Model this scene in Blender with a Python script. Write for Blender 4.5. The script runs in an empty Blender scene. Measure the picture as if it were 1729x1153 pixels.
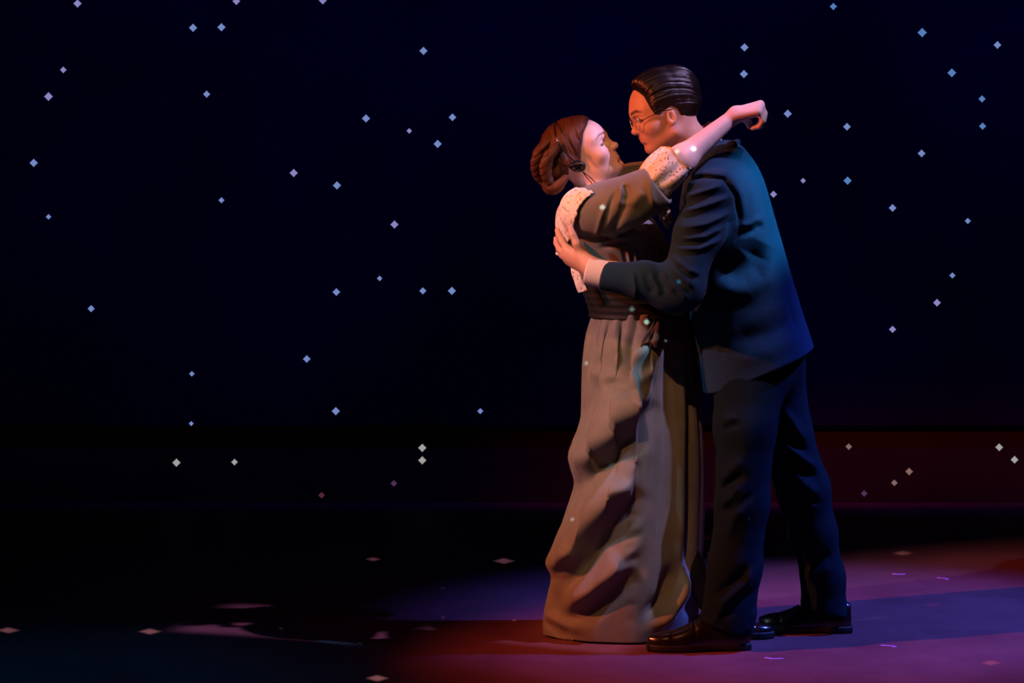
import bpy, bmesh, math, random
import numpy as np
from mathutils import Vector, Matrix

# ---------------------------------------------------------------- camera
SC = bpy.context.scene
S_PX, DIST, EYE, HOR = 550.0, 8.0, 1.6, 200.0      # px per metre at y=0, camera distance, eye height, horizon row
FW, FH = 1729.0, 1153.0
cam_d = bpy.data.cameras.new('camera')
cam = bpy.data.objects.new('camera', cam_d)
SC.collection.objects.link(cam)
cam.location = (0, -DIST, EYE)
cam.rotation_euler = (math.pi/2, 0, 0)
cam_d.sensor_width = 36.0
cam_d.lens = 36.0*S_PX*DIST/FW
cam_d.shift_y = -(FH/2-HOR)/FW
cam_d.clip_end = 200
SC.camera = cam

def P(px, py, y=0.0):
    k = (DIST+y)/DIST
    return np.array([(px-864.5)/S_PX*k, y, EYE-(py-HOR)/S_PX*k])

# ---------------------------------------------------------------- world and stage lights
w = bpy.data.worlds.new('dark_theatre'); SC.world = w; w.use_nodes = True
w.node_tree.nodes['Background'].inputs[0].default_value = (0.02, 0.03, 0.12, 1)
w.node_tree.nodes['Background'].inputs[1].default_value = 0.02
SC.view_settings.view_transform = 'Standard'
SC.view_settings.look = 'None'
SC.view_settings.exposure = 0.0
SC.view_settings.gamma = 1.0
SC.view_settings.use_curve_mapping = False

def spot(name, loc, target, color, power, deg, blend=0.4, radius=0.04):
    l = bpy.data.lights.new(name, 'SPOT')
    l.color = color; l.energy = power; l.spot_size = math.radians(deg); l.spot_blend = blend
    l.shadow_soft_size = radius
    o = bpy.data.objects.new(name, l); SC.collection.objects.link(o)
    o.location = loc
    o.rotation_euler = (Vector(target)-Vector(loc)).to_track_quat('-Z', 'Y').to_euler()
    return o

def shutters(o, pts, soft=0.06):
    """framing shutters of a profile spot: the beam is trimmed to the rectangle that holds the given stage points"""
    loc = np.array(o.location); m = o.rotation_euler.to_matrix()
    r_, u_, f_ = [np.array(m.col[0]), np.array(m.col[1]), -np.array(m.col[2])]
    q = [(float((np.array(p)-loc)@r_/((np.array(p)-loc)@f_)), float((np.array(p)-loc)@u_/((np.array(p)-loc)@f_))) for p in pts]
    lo = [min(v[i] for v in q) for i in (0, 1)]; hi = [max(v[i] for v in q) for i in (0, 1)]
    l = o.data; l.use_nodes = True; nt = l.node_tree; em = nt.nodes['Emission']
    geo = nt.nodes.new('ShaderNodeNewGeometry')
    def dot(v):
        n = nt.nodes.new('ShaderNodeVectorMath'); n.operation = 'DOT_PRODUCT'
        nt.links.new(geo.outputs['Incoming'], n.inputs[0]); n.inputs[1].default_value = tuple(float(x) for x in v)
        return n.outputs['Value']
    def mth(op, a_, b_):
        n = nt.nodes.new('ShaderNodeMath'); n.operation = op
        for k, s_ in enumerate((a_, b_)):
            if isinstance(s_, bpy.types.NodeSocket): nt.links.new(s_, n.inputs[k])
            else: n.inputs[k].default_value = float(s_)
        return n.outputs[0]
    fz = mth('MAXIMUM', dot(f_), 0.01)
    out = None
    for ax, v in ((0, r_), (1, u_)):
        t = mth('DIVIDE', dot(v), fz); w_ = (hi[ax]-lo[ax])*soft+1e-4
        for edge, sg in ((lo[ax], 1), (hi[ax], -1)):
            mr = nt.nodes.new('ShaderNodeMapRange'); mr.interpolation_type = 'SMOOTHSTEP'
            nt.links.new(t, mr.inputs['Value'])
            mr.inputs['From Min'].default_value = edge-sg*w_; mr.inputs['From Max'].default_value = edge+sg*w_
            out = mr.outputs[0] if out is None else mth('MULTIPLY', out, mr.outputs[0])
    nt.links.new(out, em.inputs['Strength'])

# deep amber side key from the left, a little in front of the couple
spot('amber_left_key', (-4.3, -2.0, 3.7), (1.10, -0.12, 0.50), (1.0, 0.16, 0.06), 1400, 25, 0.6, 0.05)
# weak amber from the house
am = spot('amber_front_spot', (-0.7, -4.3, 5.5), (0.38, 0.0, 0.95), (1.0, 0.40, 0.14), 620, 20, 0.5, 0.03)
shutters(am, [P(900, 600), P(1195, 600), P(1050, 180), P(1050, 1080)], 0.12)
# two lavender spots from high right: one trimmed to heads and arms, one to the skirt
lav = spot('lavender_right_spot', (3.3, -0.95, 5.6), (0.40, -0.05, 1.40), (0.70, 0.48, 1.0), 1350, 14, 0.3, 0.04)
shutters(lav, [tuple(P(1292, 185, -0.12)), (0.36, -0.23, 1.4), (0.36, 0.13, 1.4), (0.22, 0.0, 1.57), (0.36, 0.0, 1.16)], 0.04)
lav2 = spot('lavender_skirt_spot', (3.05, -1.55, 5.8), (0.40, -0.05, 0.60), (0.64, 0.50, 1.0), 1000, 14, 0.3, 0.04)
shutters(lav2, [(0.40, -0.25, 0.6), (0.40, 0.08, 0.6), (0.40, -0.1, 1.10), (0.40, -0.1, 0.04)], 0.04)
# pale cool spot from the left
spot('cool_left_spot', (-4.0, -3.0, 4.2), (0.10, 0.0, 0.92), (0.55, 0.80, 0.95), 520, 11, 0.9, 0.04)
# blue violet side boom on the right
spot('blue_side_spot', (3.9, 0.0, 4.6), (1.30, 0.26, 0.30), (0.10, 0.15, 1.0), 2300, 26, 0.85, 0.05)
# teal light from the right across the shoulders
tl_ = spot('teal_right_spot', (4.2, -0.6, 4.6), (0.74, -0.06, 1.30), (0.06, 0.40, 0.72), 3800, 9, 0.7, 0.05)
shutters(tl_, [(0.72, -0.18, 1.3), (0.72, 0.12, 1.3), (0.72, 0, 1.48), (0.72, 0, 1.05)], 0.10)
# weak teal fill from the left
spot('teal_fill_spot', (-3.6, -3.6, 1.2), (0.40, 0.0, 0.75), (0.0, 0.40, 0.50), 28, 16, 0.7, 0.05)
# faint blue green pool at the front left of the stage
spot('front_left_pool', (-1.6, -1.2, 5.2), (-1.35, -0.75, 0.0), (0.0, 0.30, 0.75), 150, 26, 1.0, 0.1)
# blue wash on the backdrop, red wash along the foot of the wall
bw_ = spot('blue_backdrop_wash', (0.8, 0.6, 6.6), (0.9, 2.8, 2.2), (0.05, 0.05, 1.0), 330, 110, 0.9, 0.3)
shutters(bw_, [(-3.5, 2.81, 0.5), (4.5, 2.81, 0.5), (-3.5, 2.81, 5.0), (4.5, 2.81, 5.0)], 0.05)
rw_ = spot('red_wall_wash', (1.5, 0.6, 2.3), (1.4, 2.85, 0.18), (1.0, 0.05, 0.03), 75, 60, 0.9, 0.1)
shutters(rw_, [(-0.2, 2.85, 0.02), (3.4, 2.85, 0.02), (-0.2, 2.85, 0.36), (3.4, 2.85, 0.36)], 0.18)

# ---------------------------------------------------------------- materials
def new_mat(name):
    m = bpy.data.materials.new(name); m.use_nodes = True
    nt = m.node_tree
    return m, nt, nt.nodes['Principled BSDF']

def mat_basic(name, col, rough=0.6, spec=0.4, metal=0.0, noise=0.0, nscale=60, bump=0.0, bscale=300, sheen=0.0, attr=False, coat=0.0):
    m, nt, b = new_mat(name)
    b.inputs['Roughness'].default_value = rough
    b.inputs['Metallic'].default_value = metal
    b.inputs['Specular IOR Level'].default_value = spec
    b.inputs['Sheen Weight'].default_value = sheen
    b.inputs['Coat Weight'].default_value = coat
    tc = nt.nodes.new('ShaderNodeTexCoord')
    col_socket = None
    if attr:
        a = nt.nodes.new('ShaderNodeAttribute'); a.attribute_name = 'tint'
        col_socket = a.outputs['Color']
    else:
        rgb = nt.nodes.new('ShaderNodeRGB'); rgb.outputs[0].default_value = (*col, 1)
        col_socket = rgb.outputs[0]
    if noise > 0:
        n = nt.nodes.new('ShaderNodeTexNoise'); n.inputs['Scale'].default_value = nscale
        n.inputs['Detail'].default_value = 4
        nt.links.new(tc.outputs['Object'], n.inputs['Vector'])
        mr = nt.nodes.new('ShaderNodeMapRange')
        mr.inputs['From Min'].default_value = 0.3; mr.inputs['From Max'].default_value = 0.7
        mr.inputs['To Min'].default_value = 1-noise; mr.inputs['To Max'].default_value = 1+noise
        nt.links.new(n.outputs['Fac'], mr.inputs['Value'])
        mx = nt.nodes.new('ShaderNodeVectorMath'); mx.operation = 'SCALE'
        nt.links.new(col_socket, mx.inputs[0]); nt.links.new(mr.outputs[0], mx.inputs['Scale'])
        col_socket = mx.outputs[0]
    nt.links.new(col_socket, b.inputs['Base Color'])
    if bump > 0:
        n2 = nt.nodes.new('ShaderNodeTexNoise'); n2.inputs['Scale'].default_value = bscale
        n2.inputs['Detail'].default_value = 3
        nt.links.new(tc.outputs['Object'], n2.inputs['Vector'])
        bp = nt.nodes.new('ShaderNodeBump'); bp.inputs['Strength'].default_value = bump
        bp.inputs['Distance'].default_value = 0.002
        nt.links.new(n2.outputs['Fac'], bp.inputs['Height'])
        nt.links.new(bp.outputs['Normal'], b.inputs['Normal'])
    return m

M = {}
M['skin'] = mat_basic('skin', (0.6, 0.4, 0.3), rough=0.5, spec=0.35, noise=0.05, nscale=40, attr=True)
def mat_hair(name, c0, c1, rough, bump):
    m, nt, b = new_mat(name)
    b.inputs['Roughness'].default_value = rough; b.inputs['Specular IOR Level'].default_value = 0.5
    at = nt.nodes.new('ShaderNodeAttribute'); at.attribute_name = 'strand'
    n = nt.nodes.new('ShaderNodeTexNoise'); n.inputs['Scale'].default_value = 1.0; n.inputs['Detail'].default_value = 3
    n.inputs['Roughness'].default_value = 0.7
    nt.links.new(at.outputs['Vector'], n.inputs['Vector'])
    r = nt.nodes.new('ShaderNodeValToRGB')
    r.color_ramp.elements[0].position = 0.35; r.color_ramp.elements[0].color = (*c0, 1)
    r.color_ramp.elements[1].position = 0.65; r.color_ramp.elements[1].color = (*c1, 1)
    nt.links.new(n.outputs['Fac'], r.inputs['Fac']); nt.links.new(r.outputs[0], b.inputs['Base Color'])
    bp = nt.nodes.new('ShaderNodeBump'); bp.inputs['Strength'].default_value = bump; bp.inputs['Distance'].default_value = 0.004
    nt.links.new(n.outputs['Fac'], bp.inputs['Height']); nt.links.new(bp.outputs[0], b.inputs['Normal'])
    return m
M['hair_dark'] = mat_hair('dark_hair', (0.003, 0.0025, 0.002), (0.010, 0.006, 0.005), 0.30, 0.45)
M['hair_red'] = mat_hair('auburn_hair', (0.035, 0.013, 0.007), (0.14, 0.050, 0.022), 0.45, 0.8)
M['suit'] = mat_basic('blue_grey_wool', (0.015, 0.043, 0.086), rough=0.9, spec=0.06, noise=0.18, nscale=220, bump=0.25, bscale=700, sheen=0.02)
M['trouser'] = mat_basic('dark_wool', (0.0075, 0.0175, 0.0240), rough=0.9, spec=0.04, noise=0.2, nscale=220, bump=0.25, bscale=700)
M['shirt'] = mat_basic('white_cotton', (0.75, 0.73, 0.72), rough=0.8, spec=0.2, bump=0.15)
M['dress'] = mat_basic('taupe_dress_cloth', (0.165, 0.180, 0.160), rough=0.62, spec=0.3, noise=0.10, nscale=25, bump=0.15, bscale=500, sheen=0.2)
M['waist_shade'] = mat_basic('black_waist_shade', (0.012, 0.014, 0.016), rough=0.6, spec=0.3, noise=0.1, nscale=25)  # black put over the waist where the forearm's shadow falls
M['black_gloss'] = mat_basic('black_plastic', (0.008, 0.008, 0.009), rough=0.25, spec=0.5)
M['black_cord'] = mat_basic('black_cord', (0.01, 0.01, 0.01), rough=0.6)
M['silver'] = mat_basic('silver_metal', (0.75, 0.75, 0.78), rough=0.2, metal=1.0)
M['leather'] = mat_basic('brown_black_leather', (0.012, 0.008, 0.008), rough=0.22, spec=0.6, coat=0.3)
M['sole'] = mat_basic('black_rubber_sole', (0.012, 0.011, 0.011), rough=0.6)
M['eye_white'] = mat_basic('eye_white', (0.7, 0.66, 0.63), rough=0.2, spec=0.5)
M['eye_dark'] = mat_basic('eye_iris', (0.03, 0.018, 0.012), rough=0.15, spec=0.5)
M['ribbon'] = mat_basic('black_ribbon', (0.012, 0.011, 0.012), rough=0.5)
M['gold'] = mat_basic('ochre_lace', (0.55, 0.42, 0.22), rough=0.7)

def mat_floral():
    m, nt, b = new_mat('white_floral_lace')
    b.inputs['Roughness'].default_value = 0.8
    b.inputs['Specular IOR Level'].default_value = 0.2
    tc = nt.nodes.new('ShaderNodeTexCoord')
    v = nt.nodes.new('ShaderNodeTexVoronoi'); v.inputs['Scale'].default_value = 85
    nt.links.new(tc.outputs['Object'], v.inputs['Vector'])
    n = nt.nodes.new('ShaderNodeTexNoise'); n.inputs['Scale'].default_value = 160; n.inputs['Detail'].default_value = 2
    nt.links.new(tc.outputs['Object'], n.inputs['Vector'])
    ad = nt.nodes.new('ShaderNodeMath'); ad.operation = 'MULTIPLY_ADD'
    nt.links.new(n.outputs['Fac'], ad.inputs[0]); ad.inputs[1].default_value = 0.9
    nt.links.new(v.outputs['Distance'], ad.inputs[2])
    r = nt.nodes.new('ShaderNodeValToRGB')
    r.color_ramp.elements[0].position = 0.68; r.color_ramp.elements[0].color = (0.50, 0.38, 0.17, 1)
    r.color_ramp.elements[1].position = 0.78; r.color_ramp.elements[1].color = (0.88, 0.86, 0.80, 1)
    nt.links.new(ad.outputs[0], r.inputs['Fac'])
    nt.links.new(r.outputs[0], b.inputs['Base Color'])
    bp = nt.nodes.new('ShaderNodeBump'); bp.inputs['Strength'].default_value = 0.5; bp.inputs['Distance'].default_value = 0.002
    nt.links.new(n.outputs['Fac'], bp.inputs['Height']); nt.links.new(bp.outputs[0], b.inputs['Normal'])
    return m
M['floral'] = mat_floral()

def mat_floor():
    m, nt, b = new_mat('painted_stage_floor')
    tc = nt.nodes.new('ShaderNodeTexCoord')
    n = nt.nodes.new('ShaderNodeTexNoise'); n.inputs['Scale'].default_value = 2.2; n.inputs['Detail'].default_value = 8
    n.inputs['Roughness'].default_value = 0.65
    nt.links.new(tc.outputs['Object'], n.inputs['Vector'])
    mp = nt.nodes.new('ShaderNodeMapping'); mp.inputs['Scale'].default_value = (1.0, 5.0, 1.0)
    mp.inputs['Rotation'].default_value = (0, 0, 0.25)
    nt.links.new(tc.outputs['Object'], mp.inputs['Vector'])
    n2 = nt.nodes.new('ShaderNodeTexNoise'); n2.inputs['Scale'].default_value = 7; n2.inputs['Detail'].default_value = 10
    n2.inputs['Roughness'].default_value = 0.75
    nt.links.new(mp.outputs[0], n2.inputs['Vector'])
    r = nt.nodes.new('ShaderNodeValToRGB')
    r.color_ramp.elements[0].position = 0.35; r.color_ramp.elements[0].color = (0.130, 0.042, 0.054, 1)
    r.color_ramp.elements[1].position = 0.70; r.color_ramp.elements[1].color = (0.210, 0.072, 0.090, 1)
    nt.links.new(n.outputs['Fac'], r.inputs['Fac'])
    r2 = nt.nodes.new('ShaderNodeValToRGB')                      # pale scuffs
    r2.color_ramp.elements[0].position = 0.64; r2.color_ramp.elements[0].color = (0, 0, 0, 1)
    r2.color_ramp.elements[1].position = 0.74; r2.color_ramp.elements[1].color = (0.13, 0.13, 0.13, 1)
    nt.links.new(n2.outputs['Fac'], r2.inputs['Fac'])
    ad = nt.nodes.new('ShaderNodeVectorMath'); ad.operation = 'ADD'
    nt.links.new(r.outputs[0], ad.inputs[0]); nt.links.new(r2.outputs[0], ad.inputs[1])
    nt.links.new(ad.outputs[0], b.inputs['Base Color'])
    b.inputs['Roughness'].default_value = 0.55
    b.inputs['Specular IOR Level'].default_value = 0.25
    return m
M['floor'] = mat_floor()
M['backdrop'] = mat_basic('navy_backdrop_cloth', (0.012, 0.014, 0.055), rough=0.95, spec=0.05, noise=0.5, nscale=0.9)
M['back_wall'] = mat_basic('dark_back_wall', (0.06, 0.045, 0.05), rough=0.9, spec=0.05, noise=0.35, nscale=1.4)

def mat_star():
    m, nt, b = new_mat('projected_star_glow')
    nt.nodes.remove(b)
    e = nt.nodes.new('ShaderNodeEmission')  # glow stands in for spots thrown by the star projector
    a = nt.nodes.new('ShaderNodeAttribute'); a.attribute_type = 'OBJECT'; a.attribute_name = 'glow'
    nt.links.new(a.outputs['Color'], e.inputs['Color'])
    e.inputs['Strength'].default_value = 1.0
    nt.links.new(e.outputs[0], nt.nodes['Material Output'].inputs[0])
    return m
M['star'] = mat_star()

# ---------------------------------------------------------------- object helpers
COL = SC.collection
def mesh_obj(name, verts, faces, mat, parent=None, smooth=True):
    me = bpy.data.meshes.new(name)
    verts = np.asarray(verts, dtype=np.float32)
    if isinstance(faces, np.ndarray) and faces.ndim == 2:
        nf, k = faces.shape
        me.vertices.add(len(verts)); me.vertices.foreach_set('co', verts.ravel())
        me.loops.add(nf*k); me.loops.foreach_set('vertex_index', faces.astype(np.int32).ravel())
        me.polygons.add(nf); me.polygons.foreach_set('loop_start', np.arange(0, nf*k, k, dtype=np.int32))
        me.update(calc_edges=True); me.validate()
    else:
        me.from_pydata([tuple(map(float, v)) for v in verts], [], [tuple(map(int, f)) for f in faces])
    me.polygons.foreach_set('use_smooth', [smooth]*len(me.polygons))
    if mat is not None: me.materials.append(mat)
    o = bpy.data.objects.new(name, me); COL.objects.link(o)
    if parent is not None: set_parent(o, parent)
    return o

def set_parent(o, parent):
    o.parent = parent
    top = parent
    loc = Vector((0, 0, 0))
    while top is not None:
        loc += top.location; top = top.parent
    if o.type == 'MESH':
        o.data.transform(Matrix.Translation(-loc))

def empty(name, loc):
    o = bpy.data.objects.new(name, None); COL.objects.link(o); o.location = loc
    o.empty_display_size = 0.1
    return o

def tag(o, label=None, cat=None, group=None, kind=None):
    if label: o['label'] = label
    if cat: o['category'] = cat
    if group: o['group'] = group
    if kind: o['kind'] = kind
    return o

def box_obj(name, lo, hi, mat, parent=None):
    x0, y0, z0 = lo; x1, y1, z1 = hi
    v = [(x0,y0,z0),(x1,y0,z0),(x1,y1,z0),(x0,y1,z0),(x0,y0,z1),(x1,y0,z1),(x1,y1,z1),(x0,y1,z1)]
    f = [(0,3,2,1),(4,5,6,7),(0,1,5,4),(1,2,6,5),(2,3,7,6),(3,0,4,7)]
    return mesh_obj(name, v, f, mat, parent, smooth=False)

def tube(name, pts, rad, mat, parent=None, seg=8):
    pts = [np.array(p, float) for p in pts]
    n = len(pts)
    rads = rad if hasattr(rad, '__len__') else [rad]*n
    V, F = [], []
    up = np.array([0.13, 0.31, 0.94])
    for i, p in enumerate(pts):
        t = pts[min(i+1, n-1)]-pts[max(i-1, 0)]; t = t/(np.linalg.norm(t)+1e-9)
        a = np.cross(t, up); a /= np.linalg.norm(a)+1e-9; b = np.cross(t, a)
        for k in range(seg):
            th = 2*math.pi*k/seg
            V.append(p+(a*math.cos(th)+b*math.sin(th))*rads[i])
    for i in range(n-1):
        for k in range(seg):
            F.append((i*seg+k, i*seg+(k+1)%seg, (i+1)*seg+(k+1)%seg, (i+1)*seg+k))
    F.append(tuple(range(seg))[::-1]); F.append(tuple((n-1)*seg+k for k in range(seg)))
    return mesh_obj(name, V, F, mat, parent)

def spline(pts, n):
    pts = np.array(pts, float)
    m = len(pts)
    out = []
    for t in np.linspace(0, m-1, n):
        i = min(int(t), m-2); u = t-i
        p0 = pts[max(i-1, 0)]; p1 = pts[i]; p2 = pts[i+1]; p3 = pts[min(i+2, m-1)]
        out.append(0.5*((2*p1)+(-p0+p2)*u+(2*p0-5*p1+4*p2-p3)*u*u+(-p0+3*p1-3*p2+p3)*u**3))
    return np.array(out)

# ---------------------------------------------------------------- the stage
WALL_Y, DROP_Y = 2.85, 2.815
fl = mesh_obj('floor', [(-9, -9, 0), (9, -9, 0), (9, WALL_Y+0.2, 0), (-9, WALL_Y+0.2, 0), (-9, -9, -0.1), (9, -9, -0.1), (9, WALL_Y+0.2, -0.1), (-9, WALL_Y+0.2, -0.1)],
              [(0,1,2,3),(7,6,5,4),(0,4,5,1),(1,5,6,2),(2,6,7,3),(3,7,4,0)], M['floor'], smooth=False)
tag(fl, 'dark scuffed stage floor with pools of coloured light', kind='structure')
wb = box_obj('wall_back', (-9, WALL_Y, 0), (9, WALL_Y+0.15, 6), M['back_wall'])
tag(wb, 'dark back wall of the stage below the hanging backdrop', kind='structure')
DROP_Z = P(0, 718, DROP_Y)[2]
dr = box_obj('backdrop', (-8, DROP_Y, DROP_Z), (8, DROP_Y+0.03, 5.8), M['backdrop'])
tag(dr, 'dark navy night sky backdrop hanging behind the couple', 'backdrop')
# ---------------------------------------------------------------- signed distance modelling
def f32(a): return np.asarray(a, dtype=np.float32)
def unit(v): v = np.asarray(v, float); return v/np.linalg.norm(v)
def smin(a, b, k):
    h = np.maximum(k-np.abs(a-b), 0)/k
    return np.minimum(a, b)-h*h*k*0.25
def smax(a, b, k): return -smin(-a, -b, k)
def cap(p, a, b, ra, rb):
    a = f32(a); b = f32(b); ba = b-a
    pa = p-a
    h = np.clip(pa@ba/max(float(ba@ba), 1e-9), 0, 1)
    q = pa-h[:, None]*ba
    return np.sqrt(np.einsum('ij,ij->i', q, q))-(ra+(rb-ra)*h)
def chain(p, pts, rads, k=0.02):
    d = None
    for i in range(len(pts)-1):
        e = cap(p, pts[i], pts[i+1], rads[i], rads[i+1])
        d = e if d is None else smin(d, e, k)
    return d
def ell(p, c, r, R=None):
    q = p-f32(c)
    if R is not None: q = q@f32(R)
    r = f32(r)
    k0 = np.sqrt(((q/r)**2).sum(1)); k1 = np.sqrt(((q/(r*r))**2).sum(1))+1e-9
    return k0*(k0-1)/k1
def near(p, c, r, f, pad=0.04):
    d = np.sqrt(((p-f32(c))**2).sum(1))-r
    out = d+pad*0.9
    m = d < pad
    if m.any(): out = out.copy(); out[m] = f(p[m])
    return out
def smooth_tab(keys, vals, n=300, passes=8):
    keys = np.array(keys, float); vals = np.array(vals, float)
    o = np.argsort(keys); keys = keys[o]; vals = vals[o]
    x = np.linspace(keys[0], keys[-1], n); v = np.interp(x, keys, vals)
    for _ in range(passes):
        e = np.pad(v, 7, mode='reflect', reflect_type='odd'); v = np.convolve(e, np.ones(15)/15, 'valid')
    return x.astype(np.float32), v.astype(np.float32)
class Loft:
    """horizontal superellipse sections stacked in z"""
    def __init__(s, rows, n=2.2):
        # rows: (z, cx, cy, rx, ry)
        z = [r[0] for r in rows]
        s.t = [smooth_tab(z, [r[i] for r in rows]) for i in range(1, 5)]
        s.z0, s.z1 = min(z), max(z); s.n = n
    def at(s, z): return [np.interp(z, *t) for t in s.t]
    def d(s, p, ksm=0.03):
        cx, cy, rx, ry = s.at(p[:, 2])
        qx = (p[:, 0]-cx); qy = (p[:, 1]-cy)
        rho = ((np.abs(qx)/rx)**s.n+(np.abs(qy)/ry)**s.n)**(1/s.n)+1e-6
        l = np.sqrt(qx*qx+qy*qy)
        d = np.where(rho > 0.3, l*(1-1/rho), -np.minimum(rx, ry)*0.7)
        d = smax(d, p[:, 2]-s.z1, ksm); d = smax(d, s.z0-p[:, 2], ksm)
        return d
def seg2(px, pz, a, b):
    ba = (b[0]-a[0], b[1]-a[1]); L = ba[0]**2+ba[1]**2+1e-9
    h = np.clip(((px-a[0])*ba[0]+(pz-a[1])*ba[1])/L, 0, 1)
    return np.hypot(px-a[0]-ba[0]*h, pz-a[1]-ba[1]*h), h
def folds(p, lst):
    """sum of soft ridges (+) and valleys (-); polylines are given in side elevation (picture px at y=0)"""
    px = p[:, 0]*S_PX+864.5; pz = HOR+(EYE-p[:, 2])*S_PX
    px = px*1.0; out = np.zeros(len(p), np.float32)
    for ent in lst:
        pts, w, a = ent[:3]; saw = len(ent) > 3
        xs = [q[0] for q in pts]; ys = [q[1] for q in pts]
        m = (px > min(xs)-3*w) & (px < max(xs)+3*w) & (pz > min(ys)-3*w) & (pz < max(ys)+3*w)
        if not m.any(): continue
        x = px[m]; z = pz[m]
        n = len(pts)-1; best = None
        for i in range(n):
            d, h = seg2(x, z, pts[i], pts[i+1]); t = (i+h)/n
            if saw:
                dx_, dy_ = pts[i+1][0]-pts[i][0], pts[i+1][1]-pts[i][1]
                sg = np.sign((x-pts[i][0])*dy_-(z-pts[i][1])*dx_)
            else: sg = d
            if best is None: best, bt, bs = d, t, sg
            else:
                c = d < best; best = np.where(c, d, best); bt = np.where(c, t, bt); bs = np.where(c, sg, bs)
        env = np.clip(np.minimum(bt, 1-bt)*4+0.15, 0, 1)
        if saw:
            env = np.clip(np.minimum(bt*6+0.35, (1-bt)*2.3), 0, 1); env = env*env*(3-2*env)
            s_ = best*bs/w
            up_ = np.clip(1+s_/2.2, 0, 1); up_ = up_*up_*(3-2*up_)
            dn_ = np.clip(s_, 0, 1); dn_ = dn_*dn_*(3-2*dn_)
            out[m] += a*env*np.where(s_ < 0, up_, 1-1.35*dn_+0.35*np.clip((s_-1)/1.4, 0, 1))*(s_ < 2.4)
        else:
            out[m] += a*np.exp(-(best/w)**2)*env
    return out
def poly2(px, py, pts):
    """signed distance to polygon (negative inside)"""
    pts = np.array(pts, float); n = len(pts)
    d = np.full(len(px), 1e9); s = np.zeros(len(px), bool)
    for i in range(n):
        a = pts[i]; b = pts[(i+1) % n]
        e, _ = seg2(px, py, a, b); d = np.minimum(d, e)
        c = ((a[1] > py) != (b[1] > py))
        xi = (b[0]-a[0])*(py-a[1])/(b[1]-a[1]+1e-12)+a[0]
        s ^= c & (px < xi)
    return np.where(s, -d, d)

def axis_grid(lo, hi, fine, coarse=None, flo=None, fhi=None):
    if coarse is None:
        return np.arange(lo, hi+fine, fine)
    out = [lo]
    while out[-1] < hi:
        x = out[-1]; out.append(x+(fine if flo-0.01 <= x <= fhi else coarse))
    return np.array(out)

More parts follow.
